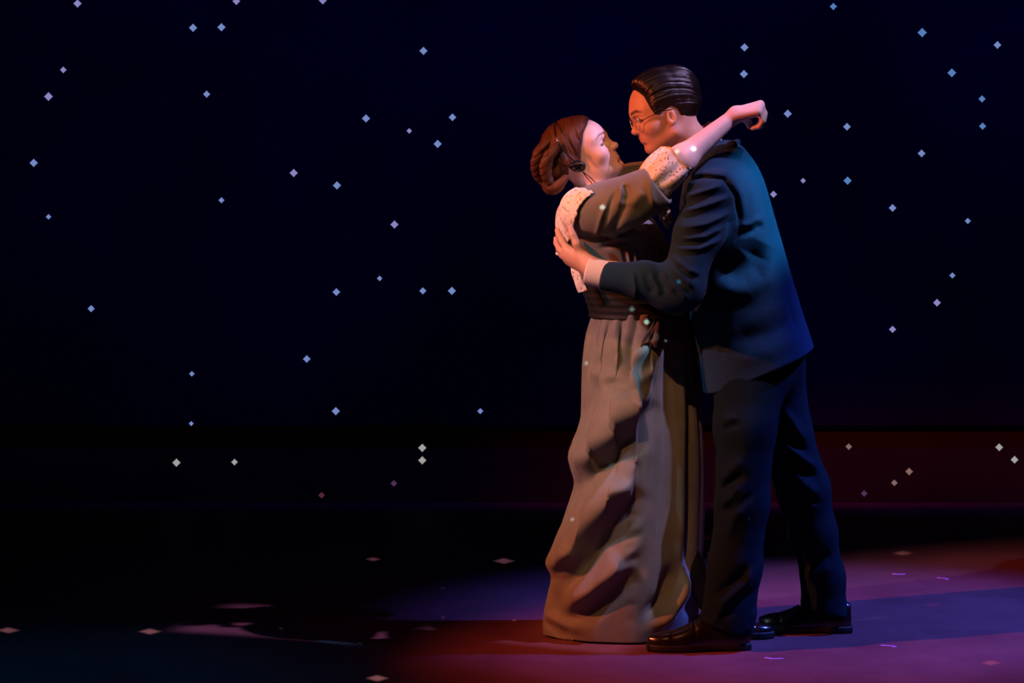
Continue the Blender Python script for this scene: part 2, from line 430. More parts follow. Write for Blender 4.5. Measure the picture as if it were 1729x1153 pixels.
def sdf_mesh(f, xs, ys, zs, B=10, slack=1.7, project=True):
    xs, ys, zs = [np.asarray(a, np.float32) for a in (xs, ys, zs)]
    nx, ny, nz = len(xs), len(ys), len(zs)
    D = np.ones((nx, ny, nz), np.float32)
    bx, by, bz = [list(range(0, n, B)) for n in (nx, ny, nz)]
    cen, idx, rad = [], [], []
    for i in bx:
        i1 = min(i+B, nx)-1
        for j in by:
            j1 = min(j+B, ny)-1
            for k in bz:
                k1 = min(k+B, nz)-1
                cen.append(((xs[i]+xs[i1])/2, (ys[j]+ys[j1])/2, (zs[k]+zs[k1])/2)); idx.append((i, j, k))
                rad.append(0.5*math.sqrt((xs[i1]-xs[i])**2+(ys[j1]-ys[j])**2+(zs[k1]-zs[k])**2))
    cen = np.array(cen, np.float32); rad = np.array(rad, np.float32)
    dc = np.concatenate([f(cen[i:i+20000]) for i in range(0, len(cen), 20000)])
    hot = np.abs(dc) < rad*slack+0.012
    buf, meta, cnt = [], [], 0
    def flush():
        nonlocal buf, meta, cnt
        if not buf: return
        v = f(np.concatenate(buf)); o = 0
        for (i, j, k, sh) in meta:
            n = sh[0]*sh[1]*sh[2]
            D[i:i+sh[0], j:j+sh[1], k:k+sh[2]] = v[o:o+n].reshape(sh); o += n
        buf, meta, cnt = [], [], 0
    for t, (i, j, k) in enumerate(idx):
        if not hot[t]:
            if dc[t] < 0: D[i:i+B, j:j+B, k:k+B] = -1
            continue
        a, b, c = np.meshgrid(xs[i:i+B], ys[j:j+B], zs[k:k+B], indexing='ij')
        buf.append(np.stack([a.ravel(), b.ravel(), c.ravel()], 1)); meta.append((i, j, k, a.shape)); cnt += a.size
        if cnt > 120000: flush()
    flush()
    neg = D < 0
    c8 = np.zeros((nx-1, ny-1, nz-1), np.uint8)
    for di in (0, 1):
        for dj in (0, 1):
            for dk in (0, 1):
                c8 += neg[di:nx-1+di, dj:ny-1+dj, dk:nz-1+dk]
    act = (c8 > 0) & (c8 < 8)
    ci, cj, ck = np.nonzero(act)
    vid = np.full(act.shape, -1, np.int32); vid[ci, cj, ck] = np.arange(len(ci))
    acc = np.zeros((len(ci), 3), np.float32); num = np.zeros(len(ci), np.float32)
    corners = [(0,0,0),(1,0,0),(0,1,0),(1,1,0),(0,0,1),(1,0,1),(0,1,1),(1,1,1)]
    for a in range(8):
        for b in range(a+1, 8):
            A, Bc = corners[a], corners[b]
            if sum(abs(A[t]-Bc[t]) for t in range(3)) != 1: continue
            da = D[ci+A[0], cj+A[1], ck+A[2]]; db = D[ci+Bc[0], cj+Bc[1], ck+Bc[2]]
            m = (da < 0) != (db < 0)
            t = np.where(m, da/(da-db+1e-12), 0)
            pa = np.stack([xs[ci+A[0]], ys[cj+A[1]], zs[ck+A[2]]], 1); pb = np.stack([xs[ci+Bc[0]], ys[cj+Bc[1]], zs[ck+Bc[2]]], 1)
            acc += np.where(m[:, None], pa+(pb-pa)*t[:, None], 0); num += m
    V = acc/num[:, None]
    F = []
    for ax in range(3):
        sl0 = [slice(None)]*3; sl1 = [slice(None)]*3
        sl0[ax] = slice(0, -1); sl1[ax] = slice(1, None)
        n0 = neg[tuple(sl0)]; n1 = neg[tuple(sl1)]
        ch = n0 != n1
        u, v = [(1, 2), (2, 0), (0, 1)][ax]
        e = np.argwhere(ch)
        ok = (e[:, u] > 0) & (e[:, v] > 0) & (e[:, u] < D.shape[u]-1) & (e[:, v] < D.shape[v]-1)
        e = e[ok]
        inside = n0[tuple(e.T)]
        def cell(du, dv):
            q = e.copy(); q[:, u] -= du; q[:, v] -= dv
            return vid[tuple(q.T)]
        q = np.stack([cell(1, 1), cell(0, 1), cell(0, 0), cell(1, 0)], 1)
        q[~inside] = q[~inside][:, ::-1]
        F.append(q)
    F = np.concatenate(F)
    F = F[(F >= 0).all(1)]
    if project and len(V):
        eps = 0.0015
        out = np.empty_like(V)
        for i in range(0, len(V), 100000):
            p = V[i:i+100000]; d0 = f(p)
            g = np.stack([f(p+np.array([eps if t == a else 0 for t in range(3)], np.float32))-d0 for a in range(3)], 1)/eps
            n2 = (g*g).sum(1)+1e-6
            step = g*(d0/n2)[:, None]
            L = np.sqrt((step**2).sum(1)); step *= np.minimum(1, 0.003/(L+1e-9))[:, None]
            out[i:i+100000] = p-step*0.8
        V = out
    return V, F

def sdf_obj(name, f, lo, hi, h, mat, parent, axes=None, tint=None, strand=None, **kw):
    if axes is None:
        axes = [np.arange(lo[i]-2*h, hi[i]+3*h, h) for i in range(3)]
    V, F = sdf_mesh(f, *axes, **kw)
    o = mesh_obj(name, V, F, mat, None)
    if tint is not None:
        c = tint(V)
        at = o.data.color_attributes.new('tint', 'FLOAT_COLOR', 'POINT')
        at.data.foreach_set('color', np.concatenate([c, np.ones((len(c), 1))], 1).astype(np.float32).ravel())
    if strand is not None:
        at = o.data.attributes.new('strand', 'FLOAT_VECTOR', 'POINT')
        at.data.foreach_set('vector', np.asarray(strand(V), np.float32).ravel())
    if parent is not None: set_parent(o, parent)
    return o

class Head:
    """head in local centimetres: f forward, u up, s to the side; origin between the ear canals"""
    def __init__(s, origin, fwd, up, scale, g):
        s.o = f32(origin); s.k = 100.0/scale; s.g = g
        f = unit(fwd); u = unit(np.asarray(up, float)-f*np.dot(up, f)); sd = np.cross(f, u)
        s.R = f32(np.stack([f, u, sd], 1)); s.scale = scale
    def loc(s, p): return ((p-s.o)@s.R)*s.k
    def world(s, f, u, sd=0.0): return s.o+s.R@f32([f, u, sd])/s.k
    def skull(s, q):
        return ell(q, s.g['skull_c'], s.g['skull_r'])
    def skin(s, p):
        q = s.loc(f32(p)); g = s.g; e = g['eye_u']
        a = q.copy(); a[:, 2] = np.abs(a[:, 2])
        cf, cu = g['chin']; bu = g['brow_u']
        d = s.skull(q)
        d = smin(d, ell(q, (3.9, e-0.2, 0), (g['face_f'], 8.2, 6.3)), 2.0)
        d = smin(d, ell(q, (3.4, -2.6, 0), (4.6, 5.4, g['jaw_w'])), 2.5)
        d = smin(d, cap(a, (0.2, -3.9, 4.9), (cf-0.4, cu, 1.2), 1.5, 1.55), 2.2)
        d = smin(d, cap(a, (cf, cu, 0), (cf, cu, 0.8), 1.6, 1.5), 1.4)                      # chin
        d = smin(d, cap(a, (g['brow_f'], bu-0.2, 0), (g['brow_f']-2.2, bu, 4.6), g['brow_r'], 0.9), 1.6)
        d = smin(d, ell(a, (5.9, e-2.6, 4.1), (2.3, 1.9, 1.9)), 2.0)                         # cheek
        uf, uu_ = g['up']; lf, lu = g['lo']; mu = g['mouth']
        d = smin(d, ell(q, (uf-1.9, mu+0.1, 0), (2.0, 2.3, 3.0)), 1.6)                       # mouth mound
        d = smax(d, -ell(a, (9.7, e+0.1, 3.3), (2.0, 1.2, 2.1)), 1.0)                        # eye sockets
        d = smin(d, ell(a, (7.25, e, 3.2), (1.6, 1.35, 1.65)), 0.4)                          # eyelids
        tf, tu = g['tip']; nf, nu = g['nas']
        d = smin(d, cap(a, (nf-0.35, nu+0.4, 0), (tf-0.2, tu+0.1, 0), 0.62, 0.75), 0.8)
        d = smin(d, cap(a, (tf-0.05, tu, 0), (tf-0.25, tu-0.2, 0.3), 0.84, 0.8), 0.5)
        d = smin(d, ell(a, (tf-1.55, tu-0.35, 1.15), (1.15, 0.78, 0.75)), 0.5)               # nostril wing
        d = smax(d, -ell(a, (tf-0.85, tu-0.98, 0.6), (0.55, 0.35, 0.28)), 0.2)
        d = smin(d, cap(a, (uf-0.4, uu_, 0.25), (uf-1.8, mu+0.15, 2.3), 0.48, 0.25), 0.45)     # upper lip
        d = smin(d, cap(a, (lf-0.45, lu, 0.2), (uf-1.8, mu+0.05, 2.2), 0.55, 0.25), 0.45)      # lower lip
        d = smax(d, -cap(a, (uf+0.5, mu, 0), (uf-1.5, mu+0.12, 2.3), 0.20, 0.10), 0.2)        # mouth line
        d = smax(d, -cap(a, (lf+0.1, g['dip'], 0), (lf-0.3, g['dip']+0.1, 1.2), 0.55, 0.4), 0.9)
        d = smax(d, -cap(a, (8.85, e-0.05, 2.2), (7.9, e-0.25, 4.3), 0.50, 0.34), 0.15)      # lid opening
        ef, eu = g['ear']; z = 0.78
        E_ = ell(a, (ef, eu, 7.45), (1.75*z, 3.0*z, 0.7))
        E_ = smax(E_, -ell(a, (ef+0.25, eu+0.3, 8.2), (1.0*z, 2.0*z, 0.75)), 0.3)
        E_ = smin(E_, ell(a, (ef+0.7, eu-1.7, 7.2), (0.65, 0.9, 0.55)), 0.5)
        E_ = smin(E_, cap(a, (ef+1.15, eu-0.3, 7.15), (ef+1.1, eu-0.9, 7.2), 0.33, 0.33), 0.4)
        d = smin(d, E_, 0.5)
        return d/s.k
    def tint(s, V, base, lip, brow, blush=None):
        q = s.loc(f32(V)); a = q.copy(); a[:, 2] = np.abs(a[:, 2]); g = s.g; e = g['eye_u']
        c = np.tile(f32(base), (len(V), 1))
        def mixin(m, col):
            m = np.clip(m, 0, 1)[:, None]
            return c*(1-m)+f32(col)*m
        uf, uu_ = g['up']; lf, lu = g['lo']; mu = g['mouth']; bu = g['brow_u']; bf = g['brow_f']
        lp = np.minimum(cap(a, (uf-0.3, uu_-0.1, 0.2), (uf-1.6, mu-0.1, 2.2), 0.60, 0.25), cap(a, (lf-0.35, lu, 0.2), (uf-1.6, mu-0.15, 2.1), 0.66, 0.25))
        c = mixin(np.clip(0.5-lp/0.25, 0, 1)*0.85, lip)
        a2 = a.copy(); a2[:, 0] = 0; fr_ = np.clip((a[:, 0]-4.5)/0.5, 0, 1)
        bi = g['brow_in']; bw = np.minimum(cap(a2, (0, bu+bi, 1.3), (0, bu+0.4, 3.6), g['brow_t'], g['brow_t']), cap(a2, (0, bu+0.4, 3.6), (0, bu-0.3, 5.4), g['brow_t'], 0.12))
        c = mixin(np.clip(0.5-bw/0.3, 0, 1)*0.9*fr_, brow)
        ls = np.minimum(cap(a2, (0, e+0.35, 1.9), (0, e+0.55, 3.1), 0.20, 0.26), cap(a2, (0, e+0.55, 3.1), (0, e+0.05, 4.8), 0.26, 0.16))
        c = mixin(np.clip(0.5-ls/0.2, 0, 1)*0.9*fr_, brow)
        if blush is not None:
            bl = ell(a, (6.8, e-3.0, 4.4), (2.2, 1.6, 2.2))
            c = mixin(np.clip(-bl/0.8, 0, 1)*0.5, blush)
        return c

def finger_chain(p, pts, r0, r1):
    rr = np.linspace(r0, r1, len(pts))
    return chain(p, pts, rr, 0.006)
def hand_sdf(p, wrist, fingers, thumb, wr=0.024, fr=(0.0098, 0.0075), thick=0.013):
    """fingers: list of 4 point lists starting at the knuckle; palm webs run from wrist to each knuckle"""
    d = None
    wrist = np.asarray(wrist, float)
    for i, fp in enumerate(fingers):
        off = (np.asarray(fp[0])-np.asarray(fingers[1][0]))*0.45
        e = cap(p, wrist+off, fp[0], wr*0.72, thick)
        d = e if d is None else smin(d, e, 0.018)
    tb = cap(p, wrist, thumb[0], wr*0.8, 0.0165)
    d = smin(d, tb, 0.02)
    for i, fp in enumerate(fingers):
        d = smin(d, finger_chain(p, fp, fr[0]*(0.88 if i == 3 else 1)*1.08, fr[1]*(0.88 if i == 3 else 1)), 0.006)
    d = smin(d, finger_chain(p, thumb, fr[0]*1.35, fr[1]*1.15), 0.008)
    return d
# ---------------------------------------------------------------- the man in the suit
def R_(d): return math.radians(d)
man = empty('person', P(1270, 1080, 0.0)*np.array([1, 1, 0]))
tag(man, 'man in blue grey suit and round glasses bending to hold the woman', 'person')
th, ps = R_(18), R_(11)
m_f = np.array([-math.cos(ps)*math.cos(th), -math.sin(ps)*math.cos(th), -math.sin(th)])
MH = Head((0, 0, 0), m_f, (-math.sin(th), 0, math.cos(th)), 1.06,
          dict(skull_c=(-0.6, 5.0, 0), skull_r=(10.0, 8.9, 7.5), face_f=5.5, jaw_w=5.3, brow_f=8.5, brow_u=4.9, brow_r=1.1, eye_u=2.3, nas=(8.6, 3.2), tip=(10.35, -0.3),
               up=(9.0, -2.1), mouth=-3.05, lo=(8.75, -3.85), dip=-5.0, chin=(6.9, -6.3), ear=(0.15, 0.45), brow_in=-0.05, brow_t=0.42))
MH.o = f32(P(1142, 194, -0.065)-MH.R@f32([-1.4, 0.7, -7.3])/MH.k)

m_hand_wr = P(1000, 452, -0.205)
m_fingers = [
    [P(958,421,-.150), P(950,408,-.135), P(944,397,-.118), P(941,389,-.105)],
    [P(956,431,-.142), P(945,421,-.118), P(940,410,-.090), P(939,403,-.068)],
    [P(960,438,-.132), P(950,431,-.100), P(946,423,-.068), P(945,417,-.045)],
    [P(967,443,-.125), P(959,440,-.098), P(955,434,-.072), P(954,429,-.055)]]
m_thumb = [P(982,431,-.185), P(974,412,-.192), P(967,397,-.186), P(963,385,-.176)]
m_far_wr = P(1075, 478, 0.325)
m_far_fingers = [[P(1040-2*i,458+8*i,.285), P(1025-2*i,454+8*i,.258), P(1015-2*i,452+8*i,.225), P(1009-2*i,451+8*i,.20)] for i in range(4)]
m_far_thumb = [P(1062,458,.305), P(1052,444,.29), P(1046,434,.275), P(1042,427,.262)]

def man_arm_near(p, e=0.0):
    return chain(p, [P(1198,325,-.175), P(1150,480,-.235), m_hand_wr], [0.052+e, 0.043+e, 0.028+e], 0.03)
def man_body(p):
    d = near(p, MH.world(0, 1.5), 0.165, MH.skin)
    d = smin(d, chain(p, [MH.world(-2.6, -3.0), P(1178,258,.03), P(1205,300,.03)], [0.058, 0.060, 0.07], 0.03), 0.03)
    d = smin(d, chain(p, [P(1215,330,.03), P(1232,420,.03), P(1255,520,.03), P(1275,610,.03)], [0.10, 0.105, 0.10, 0.10], 0.05), 0.05)
    d = smin(d, chain(p, [P(1215,318,-.10), P(1215,318,.16)], [0.06, 0.06]), 0.05)
    d = smin(d, man_arm_near(p), 0.03)
    d = smin(d, chain(p, [P(1210,325,.21), P(1165,450,.31), m_far_wr], [0.05, 0.042, 0.028], 0.03), 0.03)
    d = smin(d, chain(p, [P(1275,630,-.06), P(1258,850,-.11), P(1236,1040,-.14)], [0.085, 0.055, 0.04], 0.03), 0.04)
    d = smin(d, chain(p, [P(1290,630,.10), P(1355,820,.12), P(1398,1035,.13)], [0.085, 0.055, 0.04], 0.03), 0.04)
    d = smin(d, near(p, P(965,420,-.13), 0.10, lambda q: hand_sdf(q, m_hand_wr, m_fingers, m_thumb, 0.028, (0.0105, 0.0082), 0.0145)), 0.012)
    d = smin(d, near(p, P(1035,460,.26), 0.12, lambda q: hand_sdf(q, m_far_wr, m_far_fingers, m_far_thumb, 0.028, (0.0105, 0.0082), 0.0145)), 0.012)
    return d
SK_M = (0.60, 0.36, 0.27)
zt = axis_grid(0.06, 1.80, 0.0032, 0.008, 1.02, 1.80)
xa = axis_grid(0.02, 1.08, 0.0032, 0.008, 0.0, 0.66)
ya = axis_grid(-0.32, 0.42, 0.0036, 0.007, -0.30, 0.12)
sdf_obj('body', man_body, None, None, None, M['skin'], man, axes=(xa, ya, zt),
        tint=lambda V: MH.tint(V, SK_M, (0.42, 0.16, 0.13), (0.03, 0.02, 0.015)))
for sgn in (-1, 1):
    c = MH.world(7.05, 2.25, 3.2*sgn)
    ey = sdf_obj('eye', lambda p: ell(p, c, (0.0132, 0.0132, 0.0132)), c-0.016, c+0.016, 0.0018, M['eye_white'], man)
    ic = MH.world(8.0, 2.05, 3.2*sgn)
    sdf_obj('iris', lambda p: ell(p, ic, (0.0052, 0.0052, 0.0052)), ic-0.008, ic+0.008, 0.0012, M['eye_dark'], ey)

# hair, combed back
def loc2(H, px, py, y):
    q = H.loc(f32([P(px, py, y)]))[0]
    return (float(q[0]), float(q[1]))
hair_px = [(1072,152),(1086,164),(1094,184),(1102,196),(1113,197),(1122,188),(1132,182),(1142,186),(1148,197),(1158,212),(1175,216),(1195,212)]
m_line = [loc2(MH, x, y, -0.055) for x, y in hair_px]
m_line[0] = loc2(MH, 1067, 151, 0.0)
m_line = [loc2(MH, 1035, 148, 0.0)]+m_line+[(-16, -6), (-18, 18), (14, 22)]
rng = np.random.RandomState(3)
def man_flow(q):
    ang = np.arctan2(q[:, 2], np.maximum(q[:, 1]-1.0, 0.3)+2.0)
    return ang*9+0.05*q[:, 0]*np.sign(q[:, 2])
def man_hair(p):
    q = MH.loc(p)
    d = MH.skin(p)*MH.k
    d = np.minimum(d, MH.skull(q))
    top = np.clip((q[:, 1]-4)/7, 0, 1); back = np.clip((-q[:, 0]-4)/5, 0, 1)
    t = 0.5+0.9*top+0.9*back*np.clip((q[:, 1]+4)/6, 0, 1)+0.35*np.clip((q[:, 0]-1)/6, 0, 1)*top
    g = man_flow(q)
    gr = 0.10*np.sin(g*3.1+0.5*np.sin(q[:, 0]*0.35))+0.09*np.sin(g*7.3+1.0+0.8*np.sin(q[:, 0]*0.5))+0.06*np.sin(g*13.1+0.6*np.sin(q[:, 0]*0.7))
    cut = poly2(q[:, 0], q[:, 1], m_line).astype(np.float32)
    ed = np.clip(-cut/3.2, 0, 1); ed = ed*(2-ed)
    d = d-(t+0.35*top)*(0.12+0.88*ed)-gr*(0.35+0.65*top)*ed
    return smax(d, cut, 1.1)/MH.k
hc = MH.world(-1, 5)
def man_strand(V):
    q = MH.loc(f32(V)); return np.stack([q[:, 0]*0.22, man_flow(q)*6.0, np.zeros(len(q))], 1)
sdf_obj('hair', man_hair, hc-0.165, hc+0.165, 0.0026, M['hair_dark'], man, strand=man_strand)

# glasses: round wire rims, bridge, temples
gl = empty('glasses', man.location*0); gl.parent = man
def ring_pts(c, r, ax1, ax2, n=28): return [c+ax1*r*math.cos(t)+ax2*r*math.sin(t) for t in np.linspace(0, 2*math.pi, n)]
uf, uu, us = [MH.R[:, i].astype(float) for i in range(3)]
for sgn in (-1, 1):
    c = MH.world(9.7, 1.9, 3.35*sgn).astype(float)
    side = unit(us*sgn-uf*0.18)
    tube('rim', ring_pts(c, 0.0225, side, uu), 0.0011, M['silver'], gl, 6)
    # thin glass lens
    bm = bmesh.new(); ring = [bm.verts.new(c+side*0.022*math.cos(t)+uu*0.022*math.sin(t)) for t in np.linspace(0, 2*math.pi, 24, endpoint=False)]
    bm.faces.new(ring); me = bpy.data.meshes.new('lens'); bm.to_mesh(me); bm.free()
    if 'glass' not in M:
        gm, nt, b = new_mat('clear_lens'); nt.nodes.remove(b)
        tr = nt.nodes.new('ShaderNodeBsdfTransparent'); gs = nt.nodes.new('ShaderNodeBsdfGlossy'); gs.inputs['Roughness'].default_value = 0.03
        mx = nt.nodes.new('ShaderNodeMixShader'); mx.inputs[0].default_value = 0.07
        nt.links.new(tr.outputs[0], mx.inputs[1]); nt.links.new(gs.outputs[0], mx.inputs[2]); nt.links.new(mx.outputs[0], nt.nodes['Material Output'].inputs[0])
        M['glass'] = gm
    me.materials.append(M['glass']); lo = bpy.data.objects.new('lens', me); COL.objects.link(lo); set_parent(lo, gl)
    tube('temple', spline([c+side*0.0225, MH.world(6.0, 2.7, 7.0*sgn), MH.world(1.6, 2.9, 7.6*sgn), MH.world(-0.8, 2.6, 7.9*sgn)], 12), 0.0013, M['black_gloss'], gl, 6)
tube('bridge', spline([MH.world(9.8, 2.6, -1.25), MH.world(10.1, 3.0, 0), MH.world(9.8, 2.6, 1.25)], 8), 0.0012, M['silver'], gl, 6)

# jacket
def row(py, xf, xb, cy, ry):
    a = P(xf, py, cy); b = P(xb, py, cy)
    return (a[2], (a[0]+b[0])/2, cy, (b[0]-a[0])/2, ry)
jk_loft = Loft([row(236,1196,1244,.03,.055), row(254,1180,1262,.03,.10), row(275,1166,1277,.03,.155), row(300,1155,1289,.03,.195), row(345,1147,1301,.03,.215), row(400,1146,1317,.03,.213),
                row(460,1150,1334,.03,.205), row(520,1160,1352,.03,.200), row(580,1172,1372,.03,.205), row(670,1185,1398,.03,.215)], 2.3)
jk_folds = [
    # sleeve: curved drag lines from armhole to the front of the upper arm
    ([(1145, 330), (1180, 318), (1212, 308)], 3.8, 0.0058),
    ([(1143, 345), (1185, 330), (1225, 318)], 6, -0.0042),
    ([(1143, 352), (1180, 342), (1222, 328)], 3.8, 0.0058),
    ([(1143, 378), (1180, 372), (1222, 355)], 3.8, 0.0058),
    ([(1143, 366), (1185, 356), (1225, 342)], 6, -0.0042),
    ([(1143, 392), (1180, 386), (1225, 368)], 6, -0.0042),
    ([(1140, 396), (1180, 392), (1212, 376)], 3.8, 0.0058),
    ([(1134, 412), (1170, 412), (1205, 398)], 3.8, 0.0058),
    ([(1136, 404), (1175, 402), (1210, 386)], 6, -0.0042),
    ([(1128, 428), (1150, 446), (1170, 452)], 3.8, 0.0058),
    ([(1126, 442), (1145, 462), (1160, 474)], 3.8, 0.0058),
    ([(1128, 436), (1150, 455), (1168, 464)], 6, -0.0042),
    ([(1120, 462), (1140, 480), (1150, 496)], 3.8, 0.0058),
    ([(1122, 452), (1143, 472), (1156, 486)], 6, -0.0042),
    ([(1088, 452), (1098, 470), (1106, 488)], 3.8, 0.0058),
    ([(1080, 450), (1088, 470), (1096, 486)], 6, -0.0042),
    ([(1108, 450), (1116, 466), (1128, 484)], 3.8, 0.0058),
    ([(1100, 448), (1108, 466), (1118, 484)], 6, -0.0042),
    ([(1060, 447), (1064, 470), (1066, 490)], 3.8, 0.0058),
    # armhole seam
    ([(1150,302),(1180,296),(1212,300),(1232,328),(1240,362),(1238,380)], 3.5, -.006),
    ([(1158,294),(1186,288),(1216,291),(1242,322),(1250,365)], 6, .004),
    # back of the jacket
    ([(1240,378),(1258,374),(1278,362)], 5, .008), ([(1240,390),(1262,386),(1282,374)], 6, -.008),
    ([(1205,470),(1225,482),(1255,484),(1285,466),(1302,420)], 16, .010), ([(1205,440),(1232,452),(1262,440),(1280,405)], 27, -.017),
    ([(1240,545),(1290,520),(1335,500)], 14, .004), ([(1230,600),(1290,585),(1345,560)], 16, .004), ([(1225,570),(1290,555),(1345,530)], 12, -.004),
    ([(1222,480),(1218,540),(1212,600)], 6, -.004), ([(1310,430),(1322,500),(1340,570)], 6, -.003),
]
pl_n = unit(np.array([-(P(1372,586)[2]-P(1207,656)[2]), 0, P(1372,586)[0]-P(1207,656)[0]])); pl_c = P(1207, 656)
def side_mask(p, y0=0.0, s=0.06): return np.clip((y0-p[:, 1])/s, 0, 1).astype(np.float32)
def jacket_raw(p):
    d = jk_loft.d(p)
    # shoulders and sleeves
    d = smin(d, cap(p, P(1214,300,-.08), P(1205,322,-.165), .062, .066), 0.05)
    d = smin(d, cap(p, P(1214,300,.14), P(1208,322,.22), .062, .066), 0.05)
    sl = chain(p, [P(1200,330,-.178), P(1180,395,-.205), P(1152,478,-.238), P(1130,492,-.24)], [.074, .071, .064, .058], 0.03)
    sl = smin(sl, chain(p, [P(1148,492,-.240), P(1090,474,-.236), P(1016,465,-.215)], [.064, .054, .042], 0.03), 0.03)
    d = smin(d, sl, 0.022)
    sr = chain(p, [P(1208,330,.225), P(1165,450,.315), P(1095,478,.335)], [.074, .064, .046], 0.03)
    d = smin(d, sr, 0.022)
    return d
def jacket(p):
    d = jacket_raw(p)
    d = d-1.5*folds(p, jk_folds)*side_mask(p, 0.02, 0.05)
    d = smax(d, -((p-f32(pl_c))@f32(pl_n)), 0.006)                     # hem
    # open neck, cuffs
    d = smax(d, -chain(p, [MH.world(-2.6,-3.0), P(1170,240,.03), P(1190,275,.03)], [0.066, 0.068, 0.066], 0.03), 0.006)
    dirw = unit(m_hand_wr-P(1090,474,-.236)); cut = P(1017, 465, -.215)
    m = np.sqrt(((p-f32(cut))**2).sum(1)) < 0.12
    c2 = (p-f32(cut))@f32(dirw)
    d = np.where(m, smax(d, c2, 0.004), d)
    c3 = P(1097, 477, .334); m3 = np.sqrt(((p-f32(c3))**2).sum(1)) < 0.12
    d = np.where(m3, smax(d, (p-f32(c3))@f32(unit(m_far_wr-P(1165,450,.31))), 0.004), d)
    # hollow under the skirt of the jacket
    inner = jk_loft.d(p)+0.014
    low = p[:, 2]-P(0,600)[2]
    d = smax(d, -smax(inner, low, 0.02), 0.004)
    return d
jk = sdf_obj('suit_jacket', jacket, (0.24, -0.34, 0.70), (1.0, 0.46, 1.56), 0.0042, M['suit'], man)
# turned collar standing around the neck
def collar(p):
    c = P(1190, 258, .03)
    d = chain(p, [P(1245,240,.03), P(1236,246,-.035), P(1208,264,-.072), P(1172,300,-.075)], [.011, .012, .012, .009], 0.02)
    d = np.minimum(d, chain(p, [P(1245,240,.03), P(1236,246,.095), P(1208,264,.132), P(1172,300,.135)], [.011, .012, .012, .009], 0.02))
    return d
sdf_obj('lapel_collar', collar, (0.48, -0.12, 1.36), (0.74, 0.20, 1.56), 0.004, M['suit'], jk)
# shirt collar and cuff
def shirt_collar(p):
    d = chain(p, [MH.world(-5.2,-8.0), P(1178,252,.03), P(1188,276,.03)], [.066, .069, .070], .03)
    d = np.abs(d)-0.004
    n = unit(np.array([0.55, 0, -1.0]))
    d = smax(d, -((p-f32(P(1190,226,.03)))@f32(n)), 0.003)
    return smax(d, (p-f32(P(1188,276,.03)))@f32(n), 0.003)
sdf_obj('shirt_collar', shirt_collar, (0.44, -0.09, 1.36), (0.72, 0.15, 1.58), 0.004, M['shirt'], man)
def cuff_sdf(a, b, ra, rb, t=0.004):
    a = np.asarray(a); b = np.asarray(b); n = f32(unit(b-a)); L = float(np.linalg.norm(b-a))
    def f(p):
        d = np.abs(cap(p, a-(b-a)*0.5, b+(b-a)*0.5, 1.5*ra-0.5*rb, 1.5*rb-0.5*ra))-t
        h = (p-f32(a))@n
        return smax(smax(d, -h, 0.003), h-L, 0.003)
    return f
sdf_obj('shirt_cuff', cuff_sdf(P(1030,466,-.217), P(991,457,-.203), .038, .039), P(980,500,-.28), P(1040,420,-.15), 0.003, M['shirt'], man)

# trousers
tr_folds = [
    ([(1212,700),(1235,692)], 5, .004), ([(1212,715),(1240,702)], 5, -.005), ([(1208,800),(1225,780),(1245,760)], 9, .008), ([(1210,820),(1228,800),(1250,785)], 7, -.008),
    ([(1208,836),(1222,826),(1240,800)], 7, .008), ([(1212,850),(1235,840),(1262,815)], 7, -.006), ([(1222,890),(1228,860),(1242,836)], 8, .007),
    ([(1250,690),(1245,800),(1240,900)], 14, .004),
    ([(1195,1010),(1222,985),(1250,965),(1266,935)], 9, .012), ([(1200,990),(1225,968),(1255,935)], 8, -.009), ([(1205,1020),(1230,1000),(1262,975)], 8, -.008),
    ([(1190,1035),(1210,1008),(1225,1000)], 7, .006), ([(1250,1050),(1262,1030),(1268,1010)], 7, .006),
    # far leg
    ([(1318,745),(1350,770),(1385,795)], 7, .010), ([(1315,760),(1345,785),(1380,812)], 7, -.011), ([(1325,692),(1345,722),(1362,745)], 8, .010), ([(1312,715),(1338,745),(1360,765)], 7, -.010),
    ([(1330,790),(1360,820),(1385,838)], 8, .009), ([(1332,812),(1360,842),(1385,855)], 7, -.008), ([(1355,845),(1385,860)], 8, .004),
    ([(1360,985),(1385,975),(1410,955)], 9, .006), ([(1362,965),(1385,955),(1405,935)], 8, -.006),
]
def trousers(p):
    n = chain(p, [P(1266,640,-.065), P(1258,720,-.095), P(1253,850,-.118), P(1241,955,-.13), P(1226,1062,-.14)], [.112, .092, .079, .078, .083], 0.03)
    f_ = chain(p, [P(1300,640,.095), P(1318,730,.10), P(1356,825,.115), P(1373,900,.12), P(1390,975,.125), P(1391,1042,.13)], [.110, .094, .080, .071, .064, .077], 0.03)
    d = smin(n, f_, 0.03)
    d = smin(d, ell(p, P(1278,590,.03), (.150, .165, .17)), 0.05)
    d = d-1.4*folds(p, tr_folds)*np.where(p[:, 1] < 0.13, 1, 0)
    hz = np.where(p[:, 0] > P(1290,0)[0], 0.070, 0.062)
    slope = np.where(p[:, 0] > P(1290,0)[0], (p[:, 0]-P(1390,0)[0])*-0.25, (p[:, 0]-P(1226,0)[0])*-0.30)
    return smax(d, (hz+slope)-p[:, 2], 0.006)
sdf_obj('trousers', trousers, (0.52, -0.26, 0.03), (1.08, 0.26, 1.02), 0.0045, M['trouser'], man)

